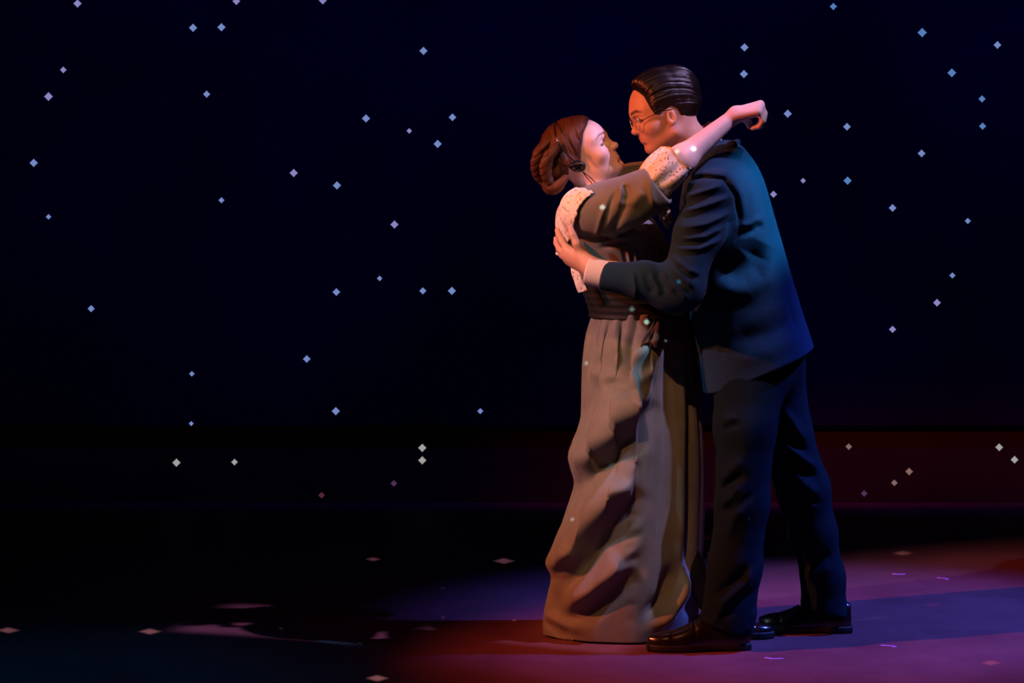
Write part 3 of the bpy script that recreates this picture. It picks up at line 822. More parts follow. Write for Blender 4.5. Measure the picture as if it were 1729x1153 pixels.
# shoes
def make_shoe(heel, direc, L, mat, parent, hw=0.045, name='shoe', rise=0.085, heel_h=0.022):
    heel = np.asarray(heel, float); dr_ = unit(np.array([direc[0], direc[1], 0])); lat = np.cross((0, 0, 1), dr_)
    B = f32(np.stack([dr_, lat, np.array([0, 0, 1.0])], 1))
    A = np.linspace(0, 1, 60)
    wt = smooth_tab([0, .06, .2, .42, .65, .85, .95, 1.0], np.array([.55, .76, .82, .80, 1.0, .86, .62, .30])*hw, 200, 2)
    ht = smooth_tab([0, .08, .3, .5, .62, .75, .9, 1.0], np.array([.90, 1.0, 1.0, .92, .74, .58, .50, .38])*rise, 200, 2)
    def up_(p):
        q = (p-f32(heel))@B
        t = np.clip(q[:, 0]/L, 0, 1)
        wv = np.interp(t, *wt); hv = np.interp(t, *ht)
        z = np.maximum(q[:, 2]-0.012, 0)
        e = ((np.abs(q[:, 1])/wv)**2.3+(z/hv)**2.3)**(1/2.3)
        d = (e-1)*np.minimum(wv, hv)*0.9
        over = np.maximum(np.maximum(-q[:, 0], q[:, 0]-L), 0)
        d = np.where(over > 0, np.maximum(d, 0)+over, d)
        d = smax(d, 0.014-q[:, 2], 0.004)
        # throat and toe cap seams
        d = d+0.0016*np.exp(-((t-0.78)/0.010)**2)+0.002*np.exp(-((t-0.55)/0.012)**2)
        return d
    def so_(p):
        q = (p-f32(heel))@B
        t = np.clip(q[:, 0]/L, -0.02, 1.02)
        wv = np.interp(np.clip(t, 0, 1), *wt)+0.004
        over = np.maximum(np.maximum(-q[:, 0]-0.004, q[:, 0]-L-0.006), 0)
        d = np.maximum(np.abs(q[:, 1])-wv, 0)+over
        d = np.where((over <= 0) & (np.abs(q[:, 1]) < wv), np.abs(q[:, 1])-wv, d)
        top = q[:, 2]-heel_h
        bot = np.where(t < 0.27, -q[:, 2]+0.001, -q[:, 2]+np.where(t < 0.5, 0.010, 0.004)*0.6)
        return smax(smax(d, top, 0.003), bot, 0.003)
    c = heel+dr_*L/2
    ext = np.abs(dr_)*(L/2+0.02)+np.abs(lat)*(hw+0.02)
    lo = np.array([c[0]-ext[0], c[1]-ext[1], 0.0]); hi = np.array([c[0]+ext[0], c[1]+ext[1], 0.13])
    s_ = sdf_obj(name, up_, lo, hi, 0.0038, mat, parent)
    sdf_obj('sole', so_, lo-np.array([0, 0, .004]), np.array([hi[0], hi[1], 0.04]), 0.0038, M['sole'], s_)
    for i in range(4):
        t = 0.49+0.042*i; z = float(np.interp(t, *ht))+0.011
        ctr = heel+dr_*L*t
        tube('lace', spline([ctr+lat*0.020+np.array([0, 0, z-0.004]), ctr+np.array([0, 0, z+0.003]), ctr-lat*0.020+np.array([0, 0, z-0.004])], 6), 0.0022, M['black_cord'], s_, 6)
    return s_
hp = P(1264, 1094, -.135); make_shoe([hp[0], -.135, 0], (-1, -.10), 0.305, M['leather'], man)
hp = P(1436, 1066, .125); make_shoe([hp[0], .125, 0], (-1, 0.02), 0.285, M['leather'], man)
# ---------------------------------------------------------------- the woman in the long dress
woman = empty('person', P(1080, 1080, 0.08)*np.array([1, 1, 0]))
tag(woman, 'woman in long taupe dress with lace collar reaching round the man', 'person')
th, ps = R_(29), R_(19)
w_f = np.array([math.cos(ps)*math.cos(th), -math.sin(ps)*math.cos(th), math.sin(th)])
WH = Head((0, 0, 0), w_f, (-math.sin(th), 0, math.cos(th)), 1.03,
          dict(skull_c=(-0.4, 4.4, 0), skull_r=(9.8, 8.2, 7.4), face_f=5.6, jaw_w=5.1, brow_f=8.4, brow_u=3.8, brow_r=0.95, eye_u=1.3, nas=(8.75, 2.1), tip=(10.6, -0.95),
               up=(9.35, -3.0), mouth=-3.85, lo=(9.2, -4.75), dip=-5.8, chin=(7.9, -6.8), ear=(-2.2, 0.6), brow_in=0.25, brow_t=0.26))
WH.o = f32(P(1043.5, 244, -0.01)-WH.R@f32([11.3, -1.15, 0])/WH.k)

w_wr = P(1243, 193, -.100)
w_fingers = []
for i in range(4):     # index (far) to little finger (near the camera)
    y = -.072-.020*i
    dx, dy = -1.5*i, 4.5*i
    w_fingers.append([P(1284+dx,176+dy,y), P(1291+dx*.6,192+dy*.9,y+.004), P(1284+dx*.5,207+dy*.5,y+.014), P(1275+dx,213+dy*.3,y+.020)])
w_thumb = [P(1256,197,-.075), P(1263,206,-.062), P(1266,212,-.060), P(1272,216,-.062)]
w_far_wr = P(1196, 224, .20)
w_far_fingers = [[P(1207+2*i,212+5*i,.145-.004*i), P(1214+2*i,208+5*i,.115-.004*i), P(1218+2*i,208+5*i,.088), P(1220+2*i,209+5*i,.066)] for i in range(4)]
w_far_thumb = [P(1196,218,.175), P(1196,212,.155), P(1198,210,.138), P(1201,210,.124)]

def woman_body(p):
    d = near(p, WH.world(0, 1.5), 0.165, WH.skin)
    d = smin(d, chain(p, [WH.world(-1.5, -3.5), P(1000,305,.065), P(1010,345,.07)], [.050, .050, .06], .03), .035)
    d = smin(d, cap(p, WH.world(2.5,-6.0), P(1012,318,.06), .038, .04), .04)
    d = smin(d, chain(p, [P(1020,370,.07), P(1045,440,.07), P(1085,520,.08), P(1092,600,.09)], [.10, .095, .09, .11], .05), .05)
    d = smin(d, cap(p, P(1005,345,-.06), P(1015,345,.20), .05, .05), .05)
    d = smin(d, chain(p, [P(995,345,-.105), P(1105,308,-.185), P(1150,270,-.172), w_wr], [.045, .038, .040, .0215], .03), .03)
    d = smin(d, chain(p, [P(1015,340,.23), P(1130,285,.26), w_far_wr], [.045, .038, .022], .03), .03)
    d = smin(d, chain(p, [P(1085,620,.05), P(1132,850,.06), P(1165,960,.05), P(1214,1050,.035)], [.085, .05, .04, .028], .03), .04)
    d = smin(d, chain(p, [P(1085,620,.14), P(1080,850,.16), P(1060,1040,.16)], [.085, .05, .036], .03), .04)
    d = smin(d, near(p, P(1270,193,-.09), 0.10, lambda q: hand_sdf(q, w_wr, w_fingers, w_thumb, .0225, (.0088, .0068), .0125)), .012)
    d = smin(d, near(p, P(1208,214,.13), 0.12, lambda q: hand_sdf(q, w_far_wr, w_far_fingers, w_far_thumb, .0225, (.0088, .0068), .0125)), .012)
    return d
SK_W = (0.80, 0.60, 0.52)
zt = axis_grid(0.05, 1.68, 0.0032, 0.009, 1.30, 1.68)
xa = axis_grid(0.06, 0.82, 0.0032)
ya = axis_grid(-0.24, 0.34, 0.0034, 0.007, -0.24, 0.12)
sdf_obj('body', woman_body, None, None, None, M['skin'], woman, axes=(xa, ya, zt),
        tint=lambda V: np.where(f32(V)[:, 2:3] < 0.62, f32([[.012, .012, .014]]), WH.tint(V, SK_W, (0.50, 0.17, 0.15), (0.10, 0.045, 0.03), (0.74, 0.40, 0.36))))
for sgn in (-1, 1):
    c = WH.world(7.05, 1.25, 3.2*sgn)
    ey = sdf_obj('eye', lambda p: ell(p, c, (0.0130, 0.0130, 0.0130)), c-0.016, c+0.016, 0.0018, M['eye_white'], woman)
    ic = WH.world(8.0, 1.35, 3.2*sgn)
    sdf_obj('iris', lambda p: ell(p, ic, (0.0052, 0.0052, 0.0052)), ic-0.008, ic+0.008, 0.0012, M['eye_dark'], ey)

# hair: smooth front, rolled up at the back
w_px = [(988,212),(984,226),(983,240),(981,252),(980,264),(978,280),(968,286),(956,284),(952,300),(942,318),(930,330)]
w_line = [loc2(WH, 1004, 180, 0.0), loc2(WH, 994, 200, 0.0)]+[loc2(WH, x, y, -0.06) for x, y in w_px]+[loc2(WH, 905, 345, -.03), loc2(WH, 860, 280, 0), loc2(WH, 880, 180, 0), loc2(WH, 960, 150, 0)]
def woman_hair(p):
    q = WH.loc(p)
    d = WH.skin(p)*WH.k
    back = np.clip((3-q[:, 0])/8, 0, 1)
    t = 1.0+0.9*back
    ang = np.arctan2(q[:, 2], q[:, 1]-2.0)
    gr = 0.10*np.sin(q[:, 0]*2.6+ang*2.0+0.6*np.sin(ang*3))+0.07*np.sin(q[:, 0]*5.3+ang*3.5+1)+0.05*np.sin(q[:, 0]*9.7+ang*5)
    cut = poly2(q[:, 0], q[:, 1], w_line).astype(np.float32)
    ed = np.clip(-cut/1.5, 0, 1); ed = ed*(2-ed)
    d = smax(d-t*(0.15+0.85*ed)-gr*ed, cut, 0.5)
    d = smin(d, (ell(p, P(927,282,.01), (.030, .062, .052))+0.0012*np.sin(p[:, 2]*230+p[:, 0]*160))*WH.k, 1.0)
    d = smin(d, ell(p, P(941,293,0.0), (.032, .052, .034))*WH.k, 1.0)
    return d/WH.k
hc = WH.world(-1, 5)
def woman_strand(V):
    q = WH.loc(f32(V)); ang = np.arctan2(q[:, 2], q[:, 1]-2.0)
    return np.stack([ang*1.2, q[:, 0]*7+ang*5.0, np.zeros(len(q))], 1)
wh = sdf_obj('hair', woman_hair, hc-0.155, hc+0.155, 0.0026, M['hair_red'], woman, strand=woman_strand)
# rolled curls pinned round the back of the head
rolls = [([(930,232,-.02),(914,252,-.03),(906,275,-.02),(908,296,.0),(920,312,.01)], .019),
         ([(945,246,-.06),(928,262,-.065),(921,282,-.06),(925,302,-.05),(938,316,-.04)], .019),
         ([(955,300,-.055),(942,314,-.05),(928,318,-.02),(920,306,.02)], .020),
         ([(930,232,.07),(912,256,.09),(908,282,.09),(918,308,.08)], .021)]
for pts, r in rolls:
    pw = np.array([P(*q) for q in pts]); cs = spline(pw, 9)
    L = np.r_[0, np.cumsum(np.linalg.norm(np.diff(cs, axis=0), axis=1))]
    def rf(p):
        d = None; best = None
        for i in range(len(cs)-1):
            a = f32(cs[i]); ba = f32(cs[i+1])-a; pa = p-a
            h = np.clip(pa@ba/float(ba@ba), 0, 1); e = np.sqrt(((pa-h[:, None]*ba)**2).sum(1))
            s_ = L[i]+h*(L[i+1]-L[i])
            if d is None: d, best = e, s_
            else:
                c = e < d; d = np.where(c, e, d); best = np.where(c, s_, best)
        u = best/L[-1]
        rad = r*(0.55+0.45*np.sin(np.clip(u, 0, 1)*math.pi))
        v = p[:, 0]*110+p[:, 1]*60-p[:, 2]*70
        return (d-rad-0.0008*np.sin(v*1.7+best*120)-0.0006*np.sin(v*4+best*200))*0.8
    def rs(V):
        V = f32(V); k = np.argmin(((V[:, None, :]-f32(cs)[None])**2).sum(2), 1)
        t = np.gradient(cs, axis=0)[k]; t = t/np.linalg.norm(t, axis=1, keepdims=True)
        r_ = V-cs[k]; a_ = np.cross(t, (0.2, 1.0, 0.1)); a_ /= np.linalg.norm(a_, axis=1, keepdims=True); b_ = np.cross(t, a_)
        an = np.arctan2((r_*b_).sum(1), (r_*a_).sum(1))
        s_ = L[k]+(r_*t).sum(1)
        return np.stack([s_*25, an*5+s_*180, np.zeros(len(V))], 1)
    sdf_obj('hair_roll', rf, pw.min(0)-.04, pw.max(0)+.04, 0.0028, M['hair_red'], wh, strand=rs)

# headset: band over the hair, ear piece, silver clip, cords to the collar
hs = empty('headset', (0, 0, 0)); hs.parent = woman
def lw(px, py, y): return P(px, py, y)
tube('headband', spline([lw(978,278,-.088), lw(955,258,-.092), lw(942,239,-.088), lw(938,226,-.074), lw(936,213,-.045), lw(938,206,.0), lw(940,204,.04)], 30), 0.0022, M['black_gloss'], hs, 8)
c = lw(941.5, 239, -.094); sdf_obj('clip', lambda p: ell(p, c, (.0048, .004, .006)), c-.01, c+.01, .0014, M['silver'], hs)
ec = lw(976, 281, -.088)
def ear_piece(p):
    d = ell(p, ec, (.024, .013, .019))
    d = smin(d, ell(p, ec+np.array([-.016, -.004, .002]), (.010, .012, .010)), .006)
    d = smin(d, cap(p, ec+np.array([.006, -.012, .008]), ec+np.array([.016, -.010, .000]), .005, .005), .003)
    return d
sdf_obj('ear_piece', ear_piece, ec-.04, ec+.04, .0018, M['black_gloss'], hs)
tube('cord', spline([lw(984,290,-.085), lw(991,300,-.08), lw(998,308,-.085), lw(1006,318,-.09)], 14), .0016, M['black_cord'], hs, 6)
tube('cord', spline([lw(984,290,-.085), lw(996,299,-.075), lw(1004,307,-.075), lw(1015,318,-.08)], 14), .0016, M['black_cord'], hs, 6)

# dress: bodice with sleeves
bd_loft = Loft([row(318,985,1040,.065,.07), row(332,962,1062,.065,.12), row(350,945,1085,.065,.155), row(385,942,1115,.065,.165), row(420,955,1132,.07,.16),
                row(460,975,1138,.07,.15), row(500,992,1148,.075,.14), row(540,1000,1160,.08,.15)], 2.2)
bd_folds = [
    ([(1010,400),(1016,370),(1024,345),(1040,310)], 4, -.006), ([(1004,395),(1010,365),(1020,338)], 4, .005),
    ([(1046,340),(1052,322),(1048,308)], 6, -.010), ([(1038,345),(1044,325),(1044,308)], 5, .007), ([(1028,385),(1042,360),(1052,338)], 6, -.008), ([(1058,345),(1070,330),(1080,318)], 9, .007),
    ([(1012,408),(1035,402),(1058,398)], 5, .008), ([(1010,416),(1040,408),(1065,404)], 5, -.007), ([(1025,395),(1040,392)], 4, .005),
    ([(1050,385),(1080,376),(1105,362)], 7, -.006), ([(1070,395),(1095,388)], 6, .004),
    ([(985,330),(975,350),(972,375),(978,390)], 3.5, -.005), ([(1086,290),(1092,320),(1098,345)], 5, .006),
    ] + [([(1050+13*i,412),(1056+11*i,440),(1060+10*i,520)], 4, -.006) for i in range(8)] + [([(1056+13*i,412),(1061+11*i,440),(1065+10*i,520)], 4, .004) for i in range(8)]
def bodice_raw(p):
    d = bd_loft.d(p)
    n = chain(p, [P(985,356,-.085), P(1018,352,-.125), P(1060,343,-.155), P(1098,322,-.178), P(1118,303,-.185)], [.064, .072, .075, .062, .052], 0.04)
    d = smin(d, n, .035)
    f_ = chain(p, [P(1010,345,.20), P(1065,312,.24), P(1120,290,.26)], [.062, .062, .05], .03)
    return smin(d, f_, .04)
def bodice(p):
    d = bodice_raw(p)-1.3*folds(p, bd_folds)*side_mask(p, 0.03, 0.05)
    d = smax(d, -chain(p, [WH.world(-1.5,-3.5), P(1000,305,.065), P(1006,330,.065)], [.056, .056, .05], .03), .006)
    n = f32(unit(P(1118,303,-.185)-P(1060,343,-.155))); c_ = f32(P(1112,307,-.184))
    m = np.sqrt(((p-c_)**2).sum(1)) < .12
    d = np.where(m, smax(d, (p-c_)@n, .004), d)
    return smax(d, P(0,535)[2]-p[:, 2], .01)
dress = sdf_obj('dress_bodice', bodice, (0.10, -0.28, 0.96), (0.62, 0.36, 1.46), 0.0036, M['dress'], woman)

# floral collar over the back and shoulder: shell that follows the bodice
col_poly = [(988,316),(1000,322),(984,334),(974,350),(968,372),(964,396),(956,420),(948,436),(938,428),(926,400),(922,360),(930,326),(960,314)]
def lace_collar(p):
    d = bodice_raw(p)
    px = p[:, 0]*S_PX+864.5; py = HOR+(EYE-p[:, 2])*S_PX
    sh = np.abs(d-.006)-.0045
    e = poly2(px, py, col_poly).astype(np.float32)/S_PX
    e = e+0.004*np.sin(px*0.5)*np.sin(py*0.45)*0.6
    d = smax(sh, e, .004)
    return smax(d, p[:, 1]-.25, .01)
sdf_obj('lace_collar', lace_collar, (0.08, -0.22, 1.14), (0.28, 0.28, 1.44), .0032, M['floral'], woman)
def collar_tail(p):
    a = P(952,438,-.06); 
    return smin(cap(p, P(956,418,-.06), P(941,428,-.055), .010, .006), cap(p, P(950,432,-.06), P(968,444,-.075), .010, .008), .01)
sdf_obj('lace_frill', collar_tail, P(920,470,-.1), P(985,400,0), .0028, M['floral'], woman)
# back ribbon tails seen under his wrist
def strip(name, pts, wdir, w0, w1, mat, n=16, t=0.003):
    c = spline(pts, n); wd = unit(wdir); V, F = [], []
    for i, p in enumerate(c):
        tg = c[min(i+1, n-1)]-c[max(i-1, 0)]; nn = unit(np.cross(tg, wd)); w_ = (w0+(w1-w0)*i/(n-1))/2
        for sx, sn in ((-1, -1), (1, -1), (1, 1), (-1, 1)):
            V.append(p+wd*w_*sx+nn*(t/2*sn+0.002*math.sin(i*0.9)*sx))
    for i in range(n-1):
        for k in range(4): F.append((i*4+k, i*4+(k+1) % 4, (i+1)*4+(k+1) % 4, (i+1)*4+k))
    F += [(3, 2, 1, 0), tuple((n-1)*4+k for k in range(4))]
    return mesh_obj(name, V, F, mat, woman, smooth=False)
strip('back_ribbon_tail', [P(968,446,-.06), P(974,468,-.075), P(984,492,-.08)], (0.85, -0.4, 0.3), .022, .030, M['floral'])

# turned back floral cuff on the near sleeve and on the far sleeve
def frill_cuff(a, b, ra, rb, seed):
    a = np.asarray(a, float); b = np.asarray(b, float)
    t = unit(b-a); u_ = unit(np.cross(t, (0, 1, 0.3))); v_ = np.cross(t, u_)
    NT, NL = 72, 14
    V, F = [], []
    rg = np.random.RandomState(seed); ph = rg.rand(4)*6.28
    for layer in (0, 1):
        for j in range(NL):
            s_ = j/(NL-1)
            for i in range(NT):
                an = 2*math.pi*i/NT
                r = ra+(rb-ra)*s_+0.010*math.sin(math.pi*s_)*0.5
                r += (0.0035+0.003*s_)*math.sin(5*an+ph[0]+1.5*s_)+0.0022*math.sin(9*an+ph[1]-3*s_)
                r -= 0.004*layer
                x = a+(b-a)*s_+t*0.006*math.sin(3*an+ph[2])*s_
                V.append(x+(u_*math.cos(an)+v_*math.sin(an))*r)
    for layer in (0, 1):
        o = layer*NT*NL
        for j in range(NL-1):
            for i in range(NT):
                q = (o+j*NT+i, o+j*NT+(i+1) % NT, o+(j+1)*NT+(i+1) % NT, o+(j+1)*NT+i)
                F.append(q if layer == 0 else q[::-1])
    for j in (0, NL-1):
        for i in range(NT):
            F.append((j*NT+i, NT*NL+j*NT+i, NT*NL+j*NT+(i+1) % NT, j*NT+(i+1) % NT))
    return V, F
V, F = frill_cuff(P(1103,311,-.184), P(1144,268,-.176), .056, .058, 1)
mesh_obj('lace_cuff', V, F, M['floral'], woman)
V, F = frill_cuff(P(1118,291,.26), P(1150,268,.245), .050, .056, 2)
mesh_obj('lace_cuff', V, F, M['floral'], woman)
# ochre lace at the front of the bodice
sdf_obj('lace_jabot', lambda p: smin(cap(p, P(1125,355,-.11), P(1131,372,-.12), .012, .010), cap(p, P(1120,366,-.11), P(1128,384,-.12), .013, .006), .004)+.0015*np.sin(p[:, 0]*420)*np.sin(p[:, 2]*380),
        P(1100,400,-.16), P(1150,335,-.07), .003, M['gold'], woman)

# skirt
sk_rows = [(525,1003,1166,.07,.135),(560,992,1170,.07,.150),(620,987,1176,.075,.165),(700,985,1184,.085,.175),(770,984,1188,.09,.18),(830,966,1188,.10,.185),(900,946,1186,.105,.19),
           (975,930,1182,.11,.195),(1030,914,1178,.115,.195),(1066,914,1172,.118,.195),(1086,920,1166,.12,.19)]
sk_loft = Loft([row(*r) for r in sk_rows], 2.1)
def sw(pts): return [tuple(q) for q in spline([(x, y, 0) for x, y in pts], 16)[:, :2]]
sk_folds = [
    # long centre seam with a proud edge, sweeping drag folds towards the hem at the left
    ([(1095,552),(1078,600),(1070,650),(1068,720),(1066,760)], 6, .012), ([(1064,560),(1062,600),(1064,632)], 6, -.016), ([(1088,560),(1076,630),(1072,760),(1064,900),(1058,1045)], 56, .026, 'saw'),
    (sw([(1076,655),(1048,708),(1020,754),(992,791),(962,826)]), 26, .036, 'saw'), (sw([(1058,800),(1029,842),(1001,884),(978,926),(955,967),(918,1012)]), 26, .036, 'saw'),
    (sw([(1054,940),(1020,972),(978,1009),(945,1026)]), 20, .030, 'saw'), (sw([(984,925),(955,949),(930,969)]), 12, .012, 'saw'),
    ([(918,1050),(940,1064),(965,1076)], 6, -.012), ([(920,1040),(950,1050),(985,1058)], 8, .010),
    ([(1150,560),(1152,700),(1150,850),(1145,960)], 8, .010), ([(1160,560),(1166,700),(1166,850),(1160,1000)], 6, -.012),
    ([(1160,955),(1150,1000),(1125,1035),(1100,1055)], 11, .020), ([(1135,950),(1118,1000),(1085,1040)], 12, -.016), ([(1172,960),(1166,1010),(1160,1040)], 6, -.010),
    ([(1010,545),(1004,590),(1000,640)], 6, -.008), ([(1022,540),(1020,580),(1018,610)], 5, .006), ([(1040,545),(1044,590),(1048,620)], 6, .006), ([(1048,540),(1050,580),(1054,615)], 5, -.006),
    ([(1095,560),(1090,590),(1086,625)], 5, -.010), ([(1104,550),(1100,600),(1092,640)], 6, .008), ([(1125,555),(1128,620)], 6, -.005), ([(1140,545),(1142,620)], 5, .006),
    ([(1000,620),(1030,635),(1062,628)], 12, .006), ([(1030,642),(1055,636)], 6, -.006),
] + [([(1052+rng.randint(0,5),845+i*19+rng.randint(-6,7)),(1068+rng.randint(0,16),838+i*19+rng.randint(-8,9))], rng.randint(4,7), -.001*rng.randint(1,5)) for i in range(11)]
NT, NZ = 420, 260
zs_ = np.linspace(sk_loft.z0, sk_loft.z1, NZ)
tt = np.linspace(0, 2*math.pi, NT, endpoint=False)
V = np.zeros((NZ, NT, 3), np.float32)
for j, z in enumerate(zs_):
    cx, cy, rx, ry = sk_loft.at(z)
    c_, s_ = np.cos(tt), np.sin(tt); n_ = 2.1
    r_ = 1/((np.abs(c_)**n_+np.abs(s_)**n_)**(1/n_))
    low = (sk_loft.z1-z)/(sk_loft.z1-sk_loft.z0)
    pl = 0.004*low*np.sin(9*tt+1.0)+0.006*low*np.sin(5*tt+3*low)+0.003*np.sin(23*tt)*(1-low)
    V[j, :, 0] = cx+(rx*r_+pl)*c_; V[j, :, 1] = cy+(ry*r_+pl)*s_; V[j, :, 2] = z
# displace along the horizontal normal on the side towards the house
dx = np.roll(V, -1, 1)-np.roll(V, 1, 1); nrm = np.stack([dx[..., 1], -dx[..., 0], np.zeros_like(dx[..., 0])], -1)
nrm /= np.linalg.norm(nrm, axis=-1, keepdims=True)+1e-9
fv = folds(V.reshape(-1, 3), sk_folds).reshape(NZ, NT)
for _ in range(5):
    fv = (np.roll(fv, 1, 1)+fv+np.roll(fv, -1, 1))/3
    fv[1:-1] = (fv[:-2]+fv[1:-1]+fv[2:])/3
front = np.clip((-nrm[..., 1]-0.02)/0.30, 0, 1)
V += nrm*(1.8*fv*front)[..., None]
# hem lies a little lower at the front
zrel = np.clip((0.10-(V[..., 2]-sk_loft.z0))/0.10, 0, 1)
V[..., 2] = np.maximum(V[..., 2]-0.0, 0.006)
idx = np.arange(NZ*NT).reshape(NZ, NT)
F = np.stack([idx[:-1], np.roll(idx, -1, 1)[:-1], np.roll(idx, -1, 1)[1:], idx[1:]], -1).reshape(-1, 4)
skirt = mesh_obj('skirt', V.reshape(-1, 3), F, M['dress'], woman)
so = skirt.modifiers.new('cloth_thickness', 'SOLIDIFY'); so.thickness = 0.004; so.offset = -1
# black waist band standing in for the forearm's shadow, with hanging ribbon
shade_band = Loft([row(466,972,1146,.075,.160), row(490,982,1152,.075,.154), row(512,990,1158,.075,.152), row(526,994,1166,.075,.152), row(546,994,1172,.075,.156)], 2.1)
sdf_obj('waist_shade_band', lambda p: smax(smax(shade_band.d(p, .004), P(0,538)[2]-p[:, 2], .003), p[:, 2]-P(0,478)[2], .003)-0.0008*np.sin(p[:, 2]*300), (0.17, -0.11, 0.96), (0.59, 0.26, 1.12), .004, M['waist_shade'], woman)
rb = spline([P(1108,540,-.10), P(1098,556,-.112), P(1084,582,-.118), P(1073,606,-.118), P(1069,626,-.112)], 16)
strip('ribbon', [P(1110,536,-.115), P(1098,556,-.122), P(1084,582,-.130), P(1073,606,-.130), P(1069,628,-.124)], (0.8, -0.35, 0.45), .013, .008, M['ribbon'])
strip('ribbon', [P(1108,540,-.118), P(1101,566,-.124), P(1097,590,-.126), P(1090,602,-.124)], (0.9, -0.35, 0.2), .007, .004, M['ribbon'])
# shoe toe showing behind his front foot
make_shoe([P(1175,1078,.035)[0], .035, 0], (1, -.02), 0.235, M['leather'], woman, hw=.038, rise=.062)
make_shoe([P(1030,1078,.16)[0], .16, 0], (1, .05), 0.235, M['leather'], woman, hw=.038, rise=.062)
# ---------------------------------------------------------------- projected star spots on backdrop and low wall, built as glowing diamonds
BLUE, VIOLET, CYAN, WHITE, ROSE, PURPLE, PEACH = (.17,.24,.54), (.24,.23,.52), (.09,.20,.48), (.36,.34,.33), (.085,.02,.035), (.075,.03,.085), (.22,.12,.12)
STARS = [
 (131,6,7.5,VIOLET,'violet star at the top edge, leftmost of the top row'),
 (399,2,7,VIOLET,'star cut by the top edge just right of the close upper left pair'),
 (545,1,7,VIOLET,'star cut by the top edge, midway along the empty left half'),
 (326,47,7.5,BLUE,'left star of the close side by side pair at upper left'),
 (374,46,7.5,BLUE,'right star of the close side by side pair at upper left'),
 (715,86,7.5,BLUE,'lone blue star high up left of the man, above the woman'),
 (107,118,6,VIOLET,'upper and smaller of the two slanting stars near the left edge'),
 (82,163,8,VIOLET,'lower and larger of the two slanting stars near the left edge'),
 (349,159,6.5,BLUE,'blue star directly below the close upper left pair'),
 (618,200,7.5,BLUE,'blue star level with the crown of the woman, farthest left of four'),
 (691,221,5,VIOLET,'tiny star inside the cluster of four left of the woman'),
 (764,198,7,BLUE,'blue star nearest the woman\'s hair, level with her crown'),
 (739,243,7.5,BLUE,'lowest blue star of the cluster of four left of the woman'),
 (57,275,7.5,BLUE,'blue star closest to the left edge, a quarter way down'),
 (496,292,7.5,VIOLET,'violet star left of and above its neighbour, level with her chin'),
 (569,313,7.5,BLUE,'blue star left of the woman, level with her neck'),
 (374,338,5.5,BLUE,'small dim star alone below the upper left stars'),
 (82,366,5,BLUE,'tiny dim star low by the left edge, a third way down'),
 (666,379,7.5,VIOLET,'lone violet star left of the woman, level with her elbow'),
 (641,470,5,BLUE,'tiny star above the row of three level with his cuff'),
 (568,493,7,BLUE,'left star of the row of three level with her waist'),
 (714,491,6.5,BLUE,'middle star of the row of three level with her waist'),
 (763,491,7.5,BLUE,'right star of the row of three, nearest the woman\'s waist'),
 (154,521,6.5,BLUE,'lone star at far left, level with the woman\'s waist'),
 (518,606,7,BLUE,'blue star in the empty lower middle left, level with her hip'),
 (324,631,5,BLUE,'tiny blue star at lower left, upper of two in a column'),
 (567,694,7.5,BLUE,'bright blue star just above the lower border of the backdrop'),
 (811,694,5.5,BLUE,'small star above the backdrop\'s lower border, nearest the skirt'),
 (323,715,4.5,BLUE,'tiny star on the backdrop\'s lower border at the left'),
 (1407,11,6.5,CYAN,'star at the top edge right of the man\'s head'),
 (1557,55,8.5,CYAN,'large bright star at upper right below the top edge'),
 (1684,76,7,BLUE,'star in the upper right corner nearest the right edge'),
 (1257,80,7.5,BLUE,'upper star of the vertical pair beside the man\'s hair'),
 (1256,125,7.5,BLUE,'lower star of the vertical pair beside the man\'s hair'),
 (1607,123,8,CYAN,'bright blue star below and right of the large upper right one'),
 (1658,167,6.5,CYAN,'upper of the two stacked stars by the right edge'),
 (1659,213,6.5,CYAN,'lower of the two stacked stars by the right edge'),
 (1330,192,7.5,BLUE,'star just right of the woman\'s raised hand'),
 (1430,214,7,BLUE,'star right of and lower than the one by her hand'),
 (1556,259,7,BLUE,'lone star right of the man, level with his collar'),
 (1356,305,5,VIOLET,'tiny violet star right of his shoulder, left of a larger one'),
 (1431,305,7.5,CYAN,'star right of the tiny one, level with his shoulder'),
 (1306,328,6.5,VIOLET,'star almost touching the back of the man\'s shoulder'),
 (1507,351,7,BLUE,'blue star right of the man, level with his upper arm'),
 (1634,373,5.5,BLUE,'small dim star near the right edge, level with his upper arm'),
 (1608,465,5.5,BLUE,'small star near the right edge, level with his cuff'),
 (1582,511,7,VIOLET,'violet star right of the man, level with his bent elbow'),
 (1507,556,6.5,VIOLET,'lowest star right of the man, level with his jacket hem')]
WALL_STARS = [
 (713,756,7.5,WHITE,'upper white star of the close vertical pair on the low wall'),
 (713,777,7.5,WHITE,'lower white star of the close vertical pair on the low wall'),
 (298,781,7.5,WHITE,'white star farthest left on the low wall'),
 (396,780,6,WHITE,'smaller white star second from the left on the low wall'),
 (543,836,6,ROSE,'dim red star low on the wall left of the couple'),
 (665,816,6,PURPLE,'dim purple star low on the wall below the white pair'),
 (1433,754,6,PEACH,'peach star on the low wall just right of the man\'s knee'),
 (1687,755,7,WHITE,'upper left of the two white wall stars at the right edge'),
 (1713,776,7,WHITE,'white wall star cut close to the right edge'),
 (1535,796,7,PEACH,'top star of the slanting three on the low wall at right'),
 (1510,815,6,PEACH,'middle star of the slanting three on the low wall at right'),
 (1459,833,6,PURPLE,'lowest dim star of the slanting three, near his leg')]
